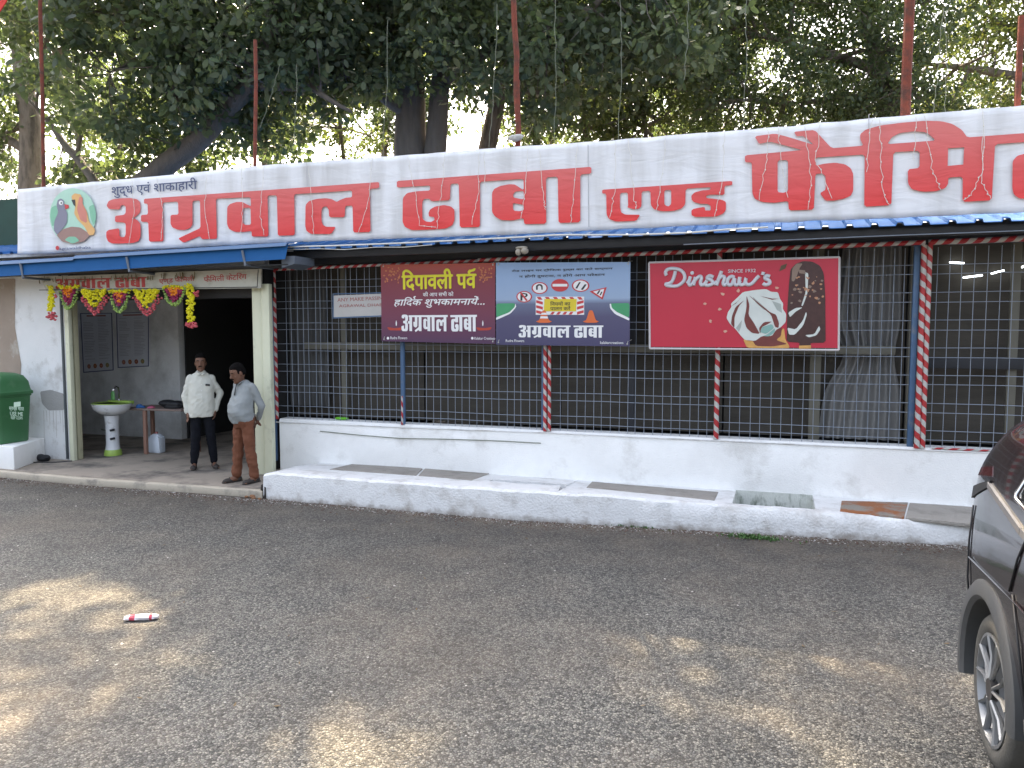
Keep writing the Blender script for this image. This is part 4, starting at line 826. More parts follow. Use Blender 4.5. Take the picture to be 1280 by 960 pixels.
# faded white notice
P4 = board('notice_board', 'small faded white notice with red capital letters half behind the maroon poster', [(416, 369.5), (481, 367), (481, 396), (417, 398)], YP+.015, .012, mat('notice_white', (.45, .44, .42), .6, .08, 8), None, 'notice')
M_fred = mat('faded_red', (.36, .14, .13), .6, .3, 30)
c7 = crop(410, 360, 18.29, YP+.011)
text_px('ANY MAKE PASSING', c7, 215, 215, 1330, 315, YP+.012, M_fred, P4, .012, 0, -35); text_px('AGRAWAL DHABA', c7, 250, 365, 1330, 445, YP+.012, M_fred, P4, .012, 0, -20)
for P in ([(120, 150), (1330, 118), (1330, 96), (120, 125)], [(120, 700), (1330, 648), (1330, 622), (120, 668)], [(105, 125), (130, 125), (130, 700), (105, 700)]): sheet('frame', [M(c7, P)], M_bluepost, YP+.010, P4, rnd=False)

# ------------------------------------------------------------------ sign over the door and its garland
YS = 8.78
P5 = board('shop_sign', 'weathered white sign board with red Hindi words over the open doorway', [(50, 346), (326, 336), (326, 360), (58, 364)], YS, .03, mat('sign_white', (.50, .50, .44), .6, .1, 4, dirt=(.30, .29, .22), dscale=2.5, dlo=.5, dhi=.75), None, 'sign')
cS = crop(0, 200, 3.7647, YS-.003)
M_sred = mat('sign_red', (.42, .05, .05), .6, .15)
a = cS(262, 606); b = cS(690, 548); word((a[0], b[0], a[1]-.012, b[1]), M_sred, YS-.004, P5)
text_px('एण्ड फैमिली', cS, 750, 550, 915, 588, YS-.004, M_sred, P5, .02, 0, -8); text_px('फैमिली केटरिंग', cS, 960, 538, 1160, 575, YS-.004, M_sred, P5, .02, 0, -10)
fr_m = M_pk
for A_, B_ in [((185, 612), (1210, 598)), ((1210, 598), (1215, 515))]:
    p, q = cS(*A_), cS(*B_); G().tube([(p[0], YS-.003, p[1]), (q[0], YS-.003, q[1])], .006, 4).put('border_line', M_pk, P5)
# withered mango leaves tied along the sign
M_dry = mat('withered_leaf', (.16, .13, .07), .85, .4, 20)
GL = thing('flower_garland', 'yellow, green and pink flower garland hung across the top of the doorway', 'garland', (-9, 8.7, 2.6))
g = G()
for i in range(46):
    px = 182+R.random()*750; p = cS(px, 568-(px-182)*.03+R.uniform(-6, 6)); s = R.uniform(.025, .05); a = R.uniform(-.5, .5)
    g.add([(p[0]-.012, YS-.03, p[1]+s), (p[0]+.012, YS-.04, p[1]+s), (p[0]+a*s+.006, YS-.03, p[1]-s), (p[0]+a*s-.006, YS-.035, p[1]-s*.9)], [(0, 1, 2, 3)])
tag(g.put('dry_leaves', M_dry, GL), kind='stuff')
cT = crop(40, 320, 5.818, 8.72)
M_fy = mat('marigold_yellow', (.72, .66, .01), .6, .2, 40); M_fg = mat('green_petals', (.28, .42, .10), .6, .3, 40); M_fp = mat('pink_petals', (.55, .10, .12), .6, .35, 40); M_fo = mat('orange_petals', (.80, .26, .01), .6, .2, 40); M_fm = mat('magenta_petals', (.30, .02, .09), .6, .3, 40)
def blossoms(name, pts, m, r, lab=None):
    g = G(); r = r*1.18
    for (x, y) in pts:
        p = cT(x, y); q = r*R.uniform(.75, 1.2); o_ = G().ell((p[0]+R.uniform(-.004, .004), 8.70+R.uniform(-.02, .02), p[1]+R.uniform(-.004, .004)), (q, q, q*.8), 6, 4)
        g.add([(v[0]+R.uniform(-.2, .2)*q, v[1]+R.uniform(-.2, .2)*q, v[2]+R.uniform(-.2, .2)*q) for v in o_.V], o_.F)
    return g.put(name, m, GL)
def fillpoly(x0, x1, y0, tip, n, w=1.):
    out = []
    for _ in range(n):
        x = R.uniform(x0, x1); t = 1-abs((x-(x0+x1)/2)/((x1-x0)/2)); out.append((x, R.uniform(y0, y0+(tip-y0)*(t**w))))
    return out
def vee(x0, x1, y0, tip, n, p=1.):
    out = []
    for i in range(n):
        u = i/(n-1); x = x0+(x1-x0)*u; t = 1-abs(2*u-1)**p; out.append((x, y0+(tip-y0)*t))
    return out
for (x0, x1, y0, tip) in [(205, 345, 222, 385), (575, 715, 255, 410), (960, 1125, 225, 360)]:
    blossoms('petal_border', vee(x0, x1, y0+15, tip, 26, 2.2)+vee(x0+5, x1-5, y0+15, tip-12, 22, 2.2), M_fg, .016)
    blossoms('yellow_blossoms', [(x, y0+R.uniform(-10, 14)) for x in np.linspace(x0, x1, 16) for _ in (0, 1)], M_fy, .016)
    blossoms('magenta_blossoms', fillpoly(x0+22, x1-22, y0+20, tip-25, 80, .5), M_fm, .015); blossoms('orange_blossoms', fillpoly(x0+42, x1-42, y0+10, tip-70, 46, .5), M_fo, .017)
for (x0, x1, y0, tip) in [(375, 540, 245, 370), (755, 920, 245, 372)]:
    blossoms('yellow_blossoms', fillpoly(x0-4, x1+4, y0, tip+6, 170, .7), M_fy, .016)
    blossoms('pink_blossoms', vee(x0-10, x1+25, y0+60, tip+60, 22, 1.2)+vee(x0, x1+10, y0+45, tip+38, 18, 1.2), M_fp, .018)
for (x0, x1, y0, y1, yp) in [(120, 170, 218, 400, 465), (1132, 1188, 205, 480, 520)]:
    blossoms('yellow_blossoms', [(R.uniform(x0+4, x1-6)+(3 if y > 300 else 0), y) for y in np.linspace(y0, y1, 120)], M_fy, .016)
    blossoms('pink_blossoms', [(R.uniform(x0-4, x1+12), R.uniform(y1+5, yp)) for _ in range(26)]+[(R.uniform(x1+2, x1+22), R.uniform(y0+50, y0+85)) for _ in range(7)], M_fp, .017)

# ------------------------------------------------------------------ inside the doorway
YR = 11.285
M_menu = mat('menu_paper', (.66, .68, .74), .5, .05)
def menu(pix, label):
    P = board('menu_poster', label, pix, YR, .012, M_menu, None)
    (ax, ay), (bx, by), (cx_, cy_), (dx_, dy_) = pix
    def uv(u, v):
        x = (ax+(bx-ax)*u)*(1-v)+(dx_+(cx_-dx_)*u)*v; y = (ay+(by-ay)*u)*(1-v)+(dy_+(cy_-dy_)*u)*v; p = onY(x, y, YR-.003); return (p.x, p.z)
    for (u0, u1, v0, v1) in [(0, 1, 0, .012), (0, 1, .985, 1), (0, .03, .012, .985), (.97, 1, .012, .985)]: sheet('border', [[uv(u0, v0), uv(u1, v0), uv(u1, v1), uv(u0, v1)]], M_ink, YR-.002, P, rnd=False)
    Mt = mat('menu_text', (.42, .42, .47), .6)
    for col in (.08, .54):
        v = .10
        while v < .80:
            l = R.uniform(.2, .36)
            if R.random() > .12: sheet('text_line', [[uv(col, v), uv(col+l, v), uv(col+l, v+.009), uv(col, v+.009)]], Mt, YR-.002, P, rnd=False)
            v += .027
    sheet('heading', [[uv(.2, .035), uv(.8, .035), uv(.8, .06), uv(.2, .06)]], M_fred, YR-.002, P, rnd=False)
    for i in range(4):
        q = uv(.2+.2*i, .90); sheet('dish_picture', [disc(q, .045, 14)], [M_fred, mat('dish_a', (.40, .12, .04), .5), mat('dish_b', (.30, .05, .03), .5), mat('dish_c', (.25, .27, .10), .5)][i], YR-.003, P); sheet('dish_picture', [disc(q, .022, 10)], M_nut, YR-.004, P)
menu([(100, 391.5), (140, 391), (142, 463), (104, 466)], 'left menu poster with a border of dishes on the grey inner wall')
menu([(145, 391), (186, 390), (186, 458), (147, 460)], 'right menu poster hanging slightly higher, on the grey inner wall')
# wash basin
bx, by = -10.19, 9.50
WB = thing('wash_basin', 'white pedestal wash basin with lime green bowl at the left of the doorway', 'wash basin', (bx, by, .1))
G().lathe([(.125, 0), (.13, .03), (.115, .09), (.10, .2), (.098, .4), (.105, .55), (.12, .66)], (bx, by, .1), 20).put('pedestal', M_ceram, WB, smooth='auto')
G().lathe([(.134, .004), (.137, .035), (.121, .10), (.117, .10)], (bx, by, .1), 20).put('pedestal_foot', M_lime, WB, smooth='auto')
G().lathe([(.09, .66), (.22, .69), (.30, .75), (.328, .82), (.335, .85), (.315, .853)], (bx, by, .1), 28, 1, .8).put('bowl', M_ceram, WB, smooth='auto')
G().lathe([(.335, .853), (.315, .864), (.275, .857), (.23, .80), (.10, .765), (.01, .76)], (bx, by, .1), 28, 1, .8).put('bowl_inside', M_lime, WB, smooth='auto')
G().box(bx-.24, bx+.24, by+.14, by+.24, .93, .985).put('splash_shelf', M_lime, WB, smooth=True, bevel=.012)
P = [(bx-.01, by+.17, .98), (bx-.01, by+.17, 1.12), (bx, by+.15, 1.2), (bx+.02, by+.08, 1.225), (bx+.05, by+.02, 1.19), (bx+.055, by, 1.15)]
G().tube(P, .013, 8).ell((bx-.01, by+.17, .99), (.028, .028, .02), 10, 5).put('tap', M_chrome, WB, smooth=True)
G().tube([(bx-.08, by+.1, .5), (bx-.3, by+.2, .46), (bx-.5, by+.25, .47)], .012, 6).put('waste_pipe', M_wired, WB)
for z_, a_ in ((.52, .6), (.38, 1.0)): G().tube([(bx+.05, by-.09, z_), (bx+.11, by-.06, z_+.015)], .02, 6).put('pipe_clamp', M_black, WB)
sb = thing('soap_bottle', 'small green soap bottle on the rim of the wash basin', 'bottle', (bx-.13, by+.16, .985))
G().lathe([(.03, 0), (.033, .02), (.033, .11), (.02, .14), (.012, .15)], (bx-.13, by+.16, .987), 12, 1.2, .7).put('bottle_body', mat('soap_green', (.12, .33, .10), .35), sb, smooth='auto'); G().lathe([(.014, .15), (.014, .18), (.004, .185)], (bx-.13, by+.16, .987), 10).put('cap', M_pw, sb, smooth='auto')
# table with things on it
TB = thing('table', 'low wooden table with reddish legs beside the wash basin', 'table', (-9.3, 10.0, .1))
pa = onY(166, 512, 9.72); pb = onY(232, 504, 9.9)
tz = .86
G().prism([(-10.15, 9.68, tz-.035), (-9.05, 9.80, tz-.035), (-9.0, 10.3, tz-.035), (-10.15, 10.3, tz-.035)], [(-10.15, 9.68, tz), (-9.05, 9.80, tz), (-9.0, 10.3, tz), (-10.15, 10.3, tz)]).put('table_top', M_dkwood, TB, smooth=True, bevel=.006)
for x, y in [(-9.76, 9.76), (-9.12, 10.24), (-10.08, 10.24)]: box('leg', M_wood, TB, x-.03, x+.03, y-.025, y+.025, .1, tz-.036)
def soft(name, c, r, m, label, cat, n=5, sd=0):
    g = G(); q = random.Random(sd)
    for i in range(n): g.ell((c[0]+q.uniform(-.5, .5)*r[0], c[1]+q.uniform(-.4, .4)*r[1], c[2]+r[2]*q.uniform(.3, .8)), (r[0]*.6, r[1]*.6, r[2]*q.uniform(.3, .6)), 10, 6)
    me = remesh(g.mesh(), .01, m, 3); o = put(name, me); return tag(o, label, cat)
soft('black_bag', (-9.38, 9.98, tz-.01), (.30, .16, .12), M_black, 'black cloth bag lying on the table', 'bag', 7, 3)
soft('blue_cloth', (-9.86, 9.80, tz-.015), (.10, .08, .06), mat('blue_cloth', (.03, .12, .34), .9), 'crumpled blue cloth on the table next to the basin', 'cloth', 4, 4)
soft('pink_cloth', (-9.68, 9.80, tz-.015), (.08, .07, .045), mat('pink_cloth', (.45, .10, .18), .9), 'small pink cloth on the table between blue cloth and black bag', 'cloth', 4, 5)
J = thing('plastic_jug', 'translucent white plastic can standing under the table', 'can', (-9.72, 9.92, .1))
G().box(-9.84, -9.60, 9.88, 10.02, .102, .36).prism([(-9.84, 9.88, .36), (-9.60, 9.88, .36), (-9.60, 10.02, .36), (-9.84, 10.02, .36)], [(-9.77, 9.91, .42), (-9.67, 9.91, .42), (-9.67, 9.99, .42), (-9.77, 9.99, .42)]).put('can_body', M_plas, J, smooth=True, bevel=.02); G().lathe([(.025, 0), (.025, .03), (.005, .032)], (-9.72, 9.95, .42), 12).put('cap', M_fred, J, smooth='auto')
# dark rag by the wall and rubbish
soft('dark_rag', (-10.75, 8.72, .098), (.14, .09, .10), M_black, 'black tangled rag at the foot of the left wall', 'rag', 8, 9)
# green bin on the low white block
A = [(-14, 8.03), (-10.50, 8.03), (-10.95, 8.9), (-14, 8.9)]
lowb = G().prism([(x, y, .0) for x, y in A], [(x, y, .43) for x, y in A]).put('low_wall', M_white, None, smooth=True, bevel=.012); tag(lowb, 'low white painted block under the green bin', 'wall')
BI = thing('litter_bin', 'green plastic litter bin with domed lid on the low white block', 'bin', (-11.18, 8.35, .43))
def rrect(cx, cy, hx, hy, r=.06, k=5):
    o = []
    for sx, sy, a0 in ((1, 1, 0), (-1, 1, 90), (-1, -1, 180), (1, -1, 270)):
        for i in range(k+1): a = rad(a0+90*i/k); o.append((cx+sx*(hx-r)+r*math.cos(a), cy+sy*(hy-r)+r*math.sin(a)))
    return o
bcx, bcy = -11.24, 8.37
def stack(levels, m, name, par):
    g = G(); V = []; F = []
    for (hx, hy, z) in levels: V += [(x, y, z) for x, y in rrect(bcx, bcy, hx, hy)]
    n = 24
    for i in range(len(levels)-1):
        for j in range(n): F.append((i*n+j, i*n+(j+1) % n, (i+1)*n+(j+1) % n, (i+1)*n+j))
    F += [tuple(range(n))[::-1], tuple(range((len(levels)-1)*n, len(levels)*n))]; g.add(V, F); return g.put(name, m, par, smooth='auto')
stack([(.33, .24, .435), (.34, .25, .45), (.385, .275, 1.13), (.40, .285, 1.14), (.40, .285, 1.17)], M_green, 'bin_body', BI)
stack([(.42, .30, 1.17), (.42, .30, 1.21), (.40, .28, 1.23), (.38, .26, 1.36), (.34, .21, 1.45), (.27, .13, 1.49), (.2, .06, 1.50)], M_green, 'lid', BI)
box('flap', mat('bin_flap', (.035, .15, .06), .5), BI, -11.62, -11.36, 8.075, 8.10, 1.235, 1.40, .01)
cbn = crop(0, 400, 3.5556, 8.10); M_bw = mat('bin_print', (.45, .60, .48), .5, .1)
sheet('mark', [M(cbn, [(62, 366), (92, 362), (92, 384), (62, 386)])], M_bw, 8.098, BI, rnd=False)
text_px('स्वच्छ भारत', cbn, 42, 388, 106, 406, 8.098, M_bw, BI, .02); text_px('USE ME', cbn, 46, 410, 102, 424, 8.098, M_bw, BI, .02); text_px('KEEP CLEAN', cbn, 50, 428, 100, 440, 8.098, M_bw, BI, .01)

# ------------------------------------------------------------------ people
M_skin = mat('skin', (.16, .075, .045), .55, .1, 8); M_hair = mat('black_hair', (.007, .006, .006), .95, .3, 60, 1., 120, spec=.1)
M_shirt1 = mat('cream_shirt', (.60, .60, .53), .85, .05, 8, .25, 18); M_shirt2 = mat('grey_shirt', (.27, .29, .29), .85, .06, 8, .25, 18)
M_tr1 = mat('navy_trousers', (.007, .008, .012), .9, .2, 8, .2, 18, spec=.2); M_tr2 = mat('rust_trousers', (.15, .052, .024), .85, .1, 8, .3, 16); M_shoe = mat('brown_sandal', (.035, .028, .024), .7, .2)
def cap(g, a, b, ra, rb, k=10):
    a, b = Vector(a), Vector(b); g.tube([a, a.lerp(b, .25), a.lerp(b, .5), a.lerp(b, .75), b], [ra, ra*.8+rb*.2 if 0 else ra+(rb-ra)*.25, ra+(rb-ra)*.5, ra+(rb-ra)*.75, rb], k)
    ra_ = ra if not isinstance(ra, tuple) else ra[0]; rb_ = rb if not isinstance(rb, tuple) else rb[0]
    g.ell(a, (ra_, ra_, ra_), k, 6); g.ell(b, (rb_, rb_, rb_), k, 6)
def loft(g, rings, k=16):
    V = []; F = []
    for (x, y, z, rx, ry) in rings:
        for j in range(k): t = 2*math.pi*j/k; V.append((x+rx*math.copysign(abs(math.cos(t))**.85, math.cos(t)), y+ry*math.copysign(abs(math.sin(t))**.85, math.sin(t)), z))
    for i in range(len(rings)-1):
        for j in range(k): F.append((i*k+j, i*k+(j+1) % k, (i+1)*k+(j+1) % k, (i+1)*k+j))
    F += [tuple(range(k))[::-1], tuple(range((len(rings)-1)*k, len(rings)*k))]; g.add(V, F)
def hand(g, w, d, side, curl=.6):
    """palm and five fingers from wrist w along direction d; side = where the thumb points"""
    w, d, s = Vector(w), Vector(d).normalized(), Vector(side).normalized(); nrm = d.cross(s).normalized()
    for k in range(4):
        o = s*(.030-.02*k); base = w+d*.085+o; g.tube([w+o*.5, base], [.015, .013], 6)
        ln = [.068, .076, .070, .055][k]; m_ = base+d*ln*.5+nrm*ln*.12*curl; e_ = m_+(d*(1-curl*.8)+nrm*curl).normalized()*ln*.55
        g.tube([base, m_, e_], [.0095, .009, .0075], 6); g.ell(e_, (.0078,)*3, 6, 4)
    t0 = w+d*.03+s*.026; t1 = t0+(d+s*.8).normalized()*.035; t2 = t1+(d*.9+nrm*.3).normalized()*.03; g.tube([t0, t1, t2], [.013, .011, .009], 6); g.ell(t2, (.0092,)*3, 6, 4)
def add_head(g, c, pitch, yaw, s=1.):
    h = G(); loft(h, [(0, -.050, -.118, .022, .020), (0, -.040, -.108, .042, .045), (0, -.022, -.085, .056, .070), (0, -.010, -.05, .066, .086), (0, -.004, -.01, .072, .094), (0, 0, .03, .075, .097), (0, .004, .065, .071, .092), (0, .006, .092, .056, .075), (0, .008, .112, .03, .042), (0, .008, .118, .008, .01)], 16)
    cap(h, (0, -.092, .012), (0, -.112, -.022), .009, .015, 8); h.ell((0, -.098, -.030), (.021, .012, .009), 8, 5)
    h.ell((0, -.090, -.062), (.024, .012, .008), 8, 5); h.ell((0, -.086, -.100), (.022, .016, .016), 8, 5); h.ell((0, -.088, .028), (.05, .012, .010), 10, 5)
    for sx in (-1, 1): h.ell((sx*.076, .008, -.012), (.010, .020, .032), 8, 6); h.ell((sx*.045, -.07, -.025), (.018, .014, .016), 8, 5)
    Mx = Matrix.Translation(Vector(c)) @ Matrix.Rotation(yaw, 4, 'Z') @ Matrix.Rotation(pitch, 4, 'X') @ Matrix.Scale(s, 4)
    g.add([Mx @ Vector(v) for v in h.V], h.F); return Mx
def xf(Mx, g_): g_.V = [tuple(Mx @ Vector(v)) for v in g_.V]; return g_
def head_bits(root, Mx, moustache=True, beard=False):
    g = G()
    for sx in (-1, 1): g.ell((sx*.030, -.082, .006), (.011, .008, .006), 8, 5)
    put('eyes', xf(Mx, g).mesh(mat('eye_dark', (.02, .015, .012), .3), True), root, world=False)
    g = G()
    for sx in (-1, 1): g.tube([(sx*.012, -.096, .030), (sx*.032, -.094, .036), (sx*.052, -.080, .030)], .0045, 6)
    if moustache: g.tube([(-.028, -.094, -.050), (-.012, -.103, -.045), (.012, -.103, -.045), (.028, -.094, -.050)], .0048, 6)
    put('facial_hair', xf(Mx, g).mesh(M_hair, True), root, world=False)
    g = G(); loft(g, [(0, .040, -.045, .066, .060), (0, .028, -.01, .077, .078), (0, .022, .03, .079, .082), (0, .012, .060, .078, .090), (0, .003, .088, .070, .090), (0, .004, .115, .048, .064), (0, .006, .129, .018, .026)], 16)
    for sx in (-1, 1): g.ell((sx*.074, -.02, .02), (.006, .014, .03), 6, 5)
    me = remesh(xf(Mx, g).mesh(), .007, M_hair, 2); put('hair', me, root, world=False)
def wrinkle(me, amp, fx, seed):
    amp *= 1.0
    n = len(me.vertices); a = np.empty(n*3); me.vertices.foreach_get('co', a); a = a.reshape(-1, 3); nn = np.empty(n*3); me.vertices.foreach_get('normal', nn); nn = nn.reshape(-1, 3)
    d = np.array([noise.noise((p[0]*fx[0]+seed+p[2]*3, p[1]*fx[1], p[2]*fx[2]+p[0]*4))+.9*(.35-abs(noise.noise((p[0]*6+seed+p[2]*7, p[1]*7, p[2]*13-p[0]*9)))) for p in a]); a += nn*(d*amp)[:, None]; me.vertices.foreach_set('co', a.ravel()); me.update()

# man in the cream shirt
p = onZ(247, 585, .1)
m1 = thing('person', 'man in a loose cream shirt and dark trousers, one hand in his pocket', 'person', (-7.98, 9.05, .102), rad(44))
g = G(); HC = (0.0, -.02, 1.565)
Mx = add_head(g, HC, rad(4), rad(-6), 1.08); cap(g, (0, .01, 1.36), (0, .0, 1.50), .062, .054)
loft(g, [(0, 0, .80, .12, .09), (0, 0, 1.0, .12, .09), (0, 0, 1.2, .13, .09), (0, .01, 1.32, .13, .07), (0, .01, 1.39, .06, .05)])
AR = {-1: [(-.158, .01, 1.322), (-.245, .045, 1.08), (-.225, -.01, .845)], 1: [(.158, .01, 1.322), (.285, .06, 1.10), (.205, -.03, .865)]}
for s in (-1, 1):
    a, b, c_ = AR[s]; cap(g, a, b, .048, .038); cap(g, b, c_, .038, .026); hand(g, c_, (-.12*s, -.35 if s < 0 else -.45, -1), (-s*.3, -1, 0), .5)
LEG = {-1: [(-.085, 0, .86), (-.105, -.02, .48), (-.135, .02, .08)], 1: [(.085, 0, .86), (.125, -.03, .48), (.165, .0, .08)]}
for s in (-1, 1):
    a, b, c_ = LEG[s]; cap(g, a, b, .075, .052); cap(g, b, c_, .05, .034)
    fy = .06 if s < 0 else .08; g.tube([(c_[0], c_[1]+.05, .035), (c_[0]+s*.005, c_[1]-.05, .045), (c_[0]+s*.02, c_[1]-.13, .03), (c_[0]+s*.03, c_[1]-.19, .022)], [(.032, .03), (.036, .04), (.044, .024), (.03, .014)], 10)
    for k in range(5): q = Vector((c_[0]+s*.03+(k-2)*.016, c_[1]-.185-(.018 if k == (0 if s < 0 else 4) else .004*(2-abs(k-2))), .018)); g.ell(q, (.0095, .02, .010), 6, 5)
put('body', remesh(g.mesh(), .0065, M_skin, 3), m1, world=False); head_bits(m1, Mx)
g = G(); loft(g, [(0, -.005, .765, .205, .150), (0, -.005, .80, .203, .150), (0, -.012, .92, .200, .158), (0, -.012, 1.04, .195, .155), (0, -.004, 1.18, .197, .140), (0, .004, 1.28, .195, .118), (0, .01, 1.345, .175, .095), (0, .012, 1.395, .115, .078), (0, .008, 1.435, .070, .068), (0, .006, 1.452, .062, .062)])
for s in (-1, 1):
    a, b, c_ = AR[s]; cap(g, (a[0], a[1], a[2]), b, .066, .057); cap(g, b, Vector(b).lerp(Vector(c_), .97), .055, .041)
me = remesh(g.mesh(), .011, M_shirt1, 5); wrinkle(me, .014, (5, 5, 9), 3); put('shirt', me, m1, world=False)
g = G()
for s in (-1, 1): g.tube([(s*.062, -.045, 1.435), (s*.035, -.085, 1.405), (s*.008, -.108, 1.385)], [(.020, .008), (.024, .008), (.014, .006)], 6)
put('collar', g.mesh(M_shirt1, True), m1, world=False)
g = G().box(.045, .135, -.142, -.128, 1.13, 1.235); o = put('pocket', g.mesh(M_shirt1, True, .004), m1, world=False)
g = G().tube([(.06, -.150, 1.245), (.125, -.146, 1.238)], .014, 8); put('spectacles', g.mesh(M_black, True), m1, world=False)
g = G()
for z_ in (1.34, 1.25, 1.16, 1.07, .98, .89): g.ell((-.002, -.136-.032*(1-abs(z_-1.02)/.35), z_), (.006, .004, .006), 6, 4)
put('buttons', g.mesh(M_pw, True), m1, world=False)
g = G(); loft(g, [(0, 0, .95, .165, .12), (0, 0, .86, .175, .125), (0, 0, .79, .165, .12)])
for s in (-1, 1): a, b, c_ = LEG[s]; cap(g, (a[0]*1.05, a[1], .84), b, .098, .078); cap(g, b, (c_[0], c_[1]+.0, .11), .078, .062)
me = remesh(g.mesh(), .011, M_tr1, 4); wrinkle(me, .012, (6, 6, 9), 8); put('trousers', me, m1, world=False)
for s in (-1, 1):
    c_ = LEG[s][2]; g = G(); g.tube([(c_[0], c_[1]+.075, .011), (c_[0]+s*.02, c_[1]-.12, .011), (c_[0]+s*.03, c_[1]-.215, .011)], [(.036, .011), (.050, .011), (.03, .010)], 12)
    g.tube([(c_[0]-.045+s*.02, c_[1]-.115, .02), (c_[0]+s*.02, c_[1]-.105, .062), (c_[0]+.05+s*.02, c_[1]-.115, .02)], .013, 6).ell((c_[0]+s*.022, c_[1]-.125, .028), (.052, .095, .034), 12, 6).ell((c_[0], c_[1]+.03, .03), (.042, .055, .045), 12, 6); put('sandal', g.mesh(M_shoe, True), m1, world=False)
m1.scale = (.90, .95, 1.0)
# man in the grey shirt
m2 = thing('person', 'man in a grey shirt and rust brown trousers, hands clasped behind his back', 'person', (-6.72, 8.40, .102), rad(-14))
g = G(); HC = (0.0, -.075, 1.475)
Mx = add_head(g, HC, rad(22), rad(-14), 1.06); cap(g, (0, .0, 1.29), (0, -.045, 1.42), .060, .052)
loft(g, [(0, 0, .78, .11, .09), (0, -.03, 1.0, .12, .10), (0, 0, 1.15, .12, .09), (0, .01, 1.25, .12, .07), (0, .01, 1.32, .06, .05)])
AR = {-1: [(-.175, .03, 1.285), (-.235, .15, 1.03), (-.05, .215, .865)], 1: [(.175, .03, 1.285), (.235, .13, 1.02), (.06, .21, .84)]}
for s in (-1, 1):
    a, b, c_ = AR[s]; cap(g, a, b, .045, .036); cap(g, b, c_, .036, .025); hand(g, c_, (-.75*s, .0, -.75), (0, .3, -1) if s < 0 else (0, .3, 1), .45)
LEG = {-1: [(-.08, 0, .82), (-.095, -.03, .46), (-.115, -.05, .08)], 1: [(.08, 0, .82), (.115, .0, .46), (.15, .05, .08)]}
for s in (-1, 1):
    a, b, c_ = LEG[s]; cap(g, a, b, .07, .05); cap(g, b, c_, .048, .033)
    g.tube([(c_[0], c_[1]+.05, .035), (c_[0]+s*.005, c_[1]-.05, .045), (c_[0]+s*.02, c_[1]-.13, .03), (c_[0]+s*.03, c_[1]-.19, .022)], [(.032, .03), (.036, .04), (.044, .024), (.03, .014)], 10)
    for k in range(5): g.ell((c_[0]+s*.03+(k-2)*.016, c_[1]-.19, .018), (.0095, .02, .010), 6, 5)
put('body', remesh(g.mesh(), .0065, M_skin, 3), m2, world=False); head_bits(m2, Mx)
g = G(); loft(g, [(0, -.02, .80, .160, .125), (0, -.032, .86, .175, .150), (0, -.045, .95, .180, .170), (0, -.038, 1.05, .175, .160), (0, -.008, 1.16, .175, .128), (0, .012, 1.25, .178, .108), (0, .02, 1.31, .155, .085), (0, .018, 1.35, .09, .066), (0, .012, 1.37, .062, .058)])
for s in (-1, 1): a, b, c_ = AR[s]; cap(g, (a[0]*.92, a[1], a[2]), b, .062, .052); cap(g, b, Vector(b).lerp(Vector(c_), .94), .052, .038)
me = remesh(g.mesh(), .010, M_shirt2, 5); wrinkle(me, .013, (5, 5, 10), 13); put('shirt', me, m2, world=False)
g = G()
for s in (-1, 1): g.tube([(s*.060, -.020, 1.375), (s*.040, -.070, 1.345), (s*.010, -.095, 1.315)], [(.018, .008), (.022, .008), (.014, .006)], 6)
put('collar', g.mesh(M_shirt2, True), m2, world=False)
put('placket', G().tube([(0, -.098, 1.33), (0, -.118, 1.27), (.0, -.145, 1.18)], [(.013, .006)]*3, 6).mesh(mat('placket_dark', (.06, .065, .07), .8), True), m2, world=False)
g = G(); loft(g, [(0, -.015, .88, .155, .125), (0, -.01, .82, .165, .128), (0, 0, .74, .155, .12)])
for s in (-1, 1): a, b, c_ = LEG[s]; cap(g, (a[0]*1.05, a[1], .80), b, .094, .078); cap(g, b, (c_[0], c_[1], .115), .078, .066)
me = remesh(g.mesh(), .010, M_tr2, 4); wrinkle(me, .018, (6, 6, 11), 21); put('trousers', me, m2, world=False)
for s in (-1, 1):
    c_ = LEG[s][2]; g = G(); g.tube([(c_[0], c_[1]+.075, .011), (c_[0]+s*.02, c_[1]-.12, .011), (c_[0]+s*.03, c_[1]-.215, .011)], [(.036, .011), (.050, .011), (.03, .010)], 12)
    g.tube([(c_[0]-.045+s*.02, c_[1]-.115, .02), (c_[0]+s*.02, c_[1]-.105, .062), (c_[0]+.05+s*.02, c_[1]-.115, .02)], .013, 6).ell((c_[0]+s*.022, c_[1]-.125, .028), (.052, .095, .034), 12, 6).ell((c_[0], c_[1]+.03, .03), (.042, .055, .045), 12, 6); put('sandal', g.mesh(M_shoe, True), m2, world=False)

m2.scale = (.93, .95, 1.0)
# ------------------------------------------------------------------ litter and weeds
p = onZ(177, 775, 0); LW = thing('wrapper', 'crumpled white and red plastic wrapper lying on the asphalt', 'litter', (p.x, p.y, 0), rad(28))
g = G(); V = []; F = []
for i in range(13):
    u = i/12
    for j in range(9):
        t = 2*math.pi*j/9; r_ = .030*(1-.5*abs(2*u-1)**4)+.007*noise.noise((i*.7, j*1.1, 0)); V.append((-.12+.24*u, r_*1.15*math.cos(t), .022+r_*.75*math.sin(t)))
for i in range(12):
    for j in range(9): F.append((i*9+j, i*9+(j+1) % 9, (i+1)*9+(j+1) % 9, (i+1)*9+j))
F += [tuple(range(9))[::-1], tuple(range(108, 117))]
g.add(V, F); g.MI = [1 if (i//9) in (2, 3, 9) else 0 for i in range(len(F))]; put('foil', g.mesh([mat('wrapper_white', (.72, .68, .70), .3, .1, 30), mat('wrapper_red', (.5, .06, .09), .3, .2, 20)], False), LW, world=False)
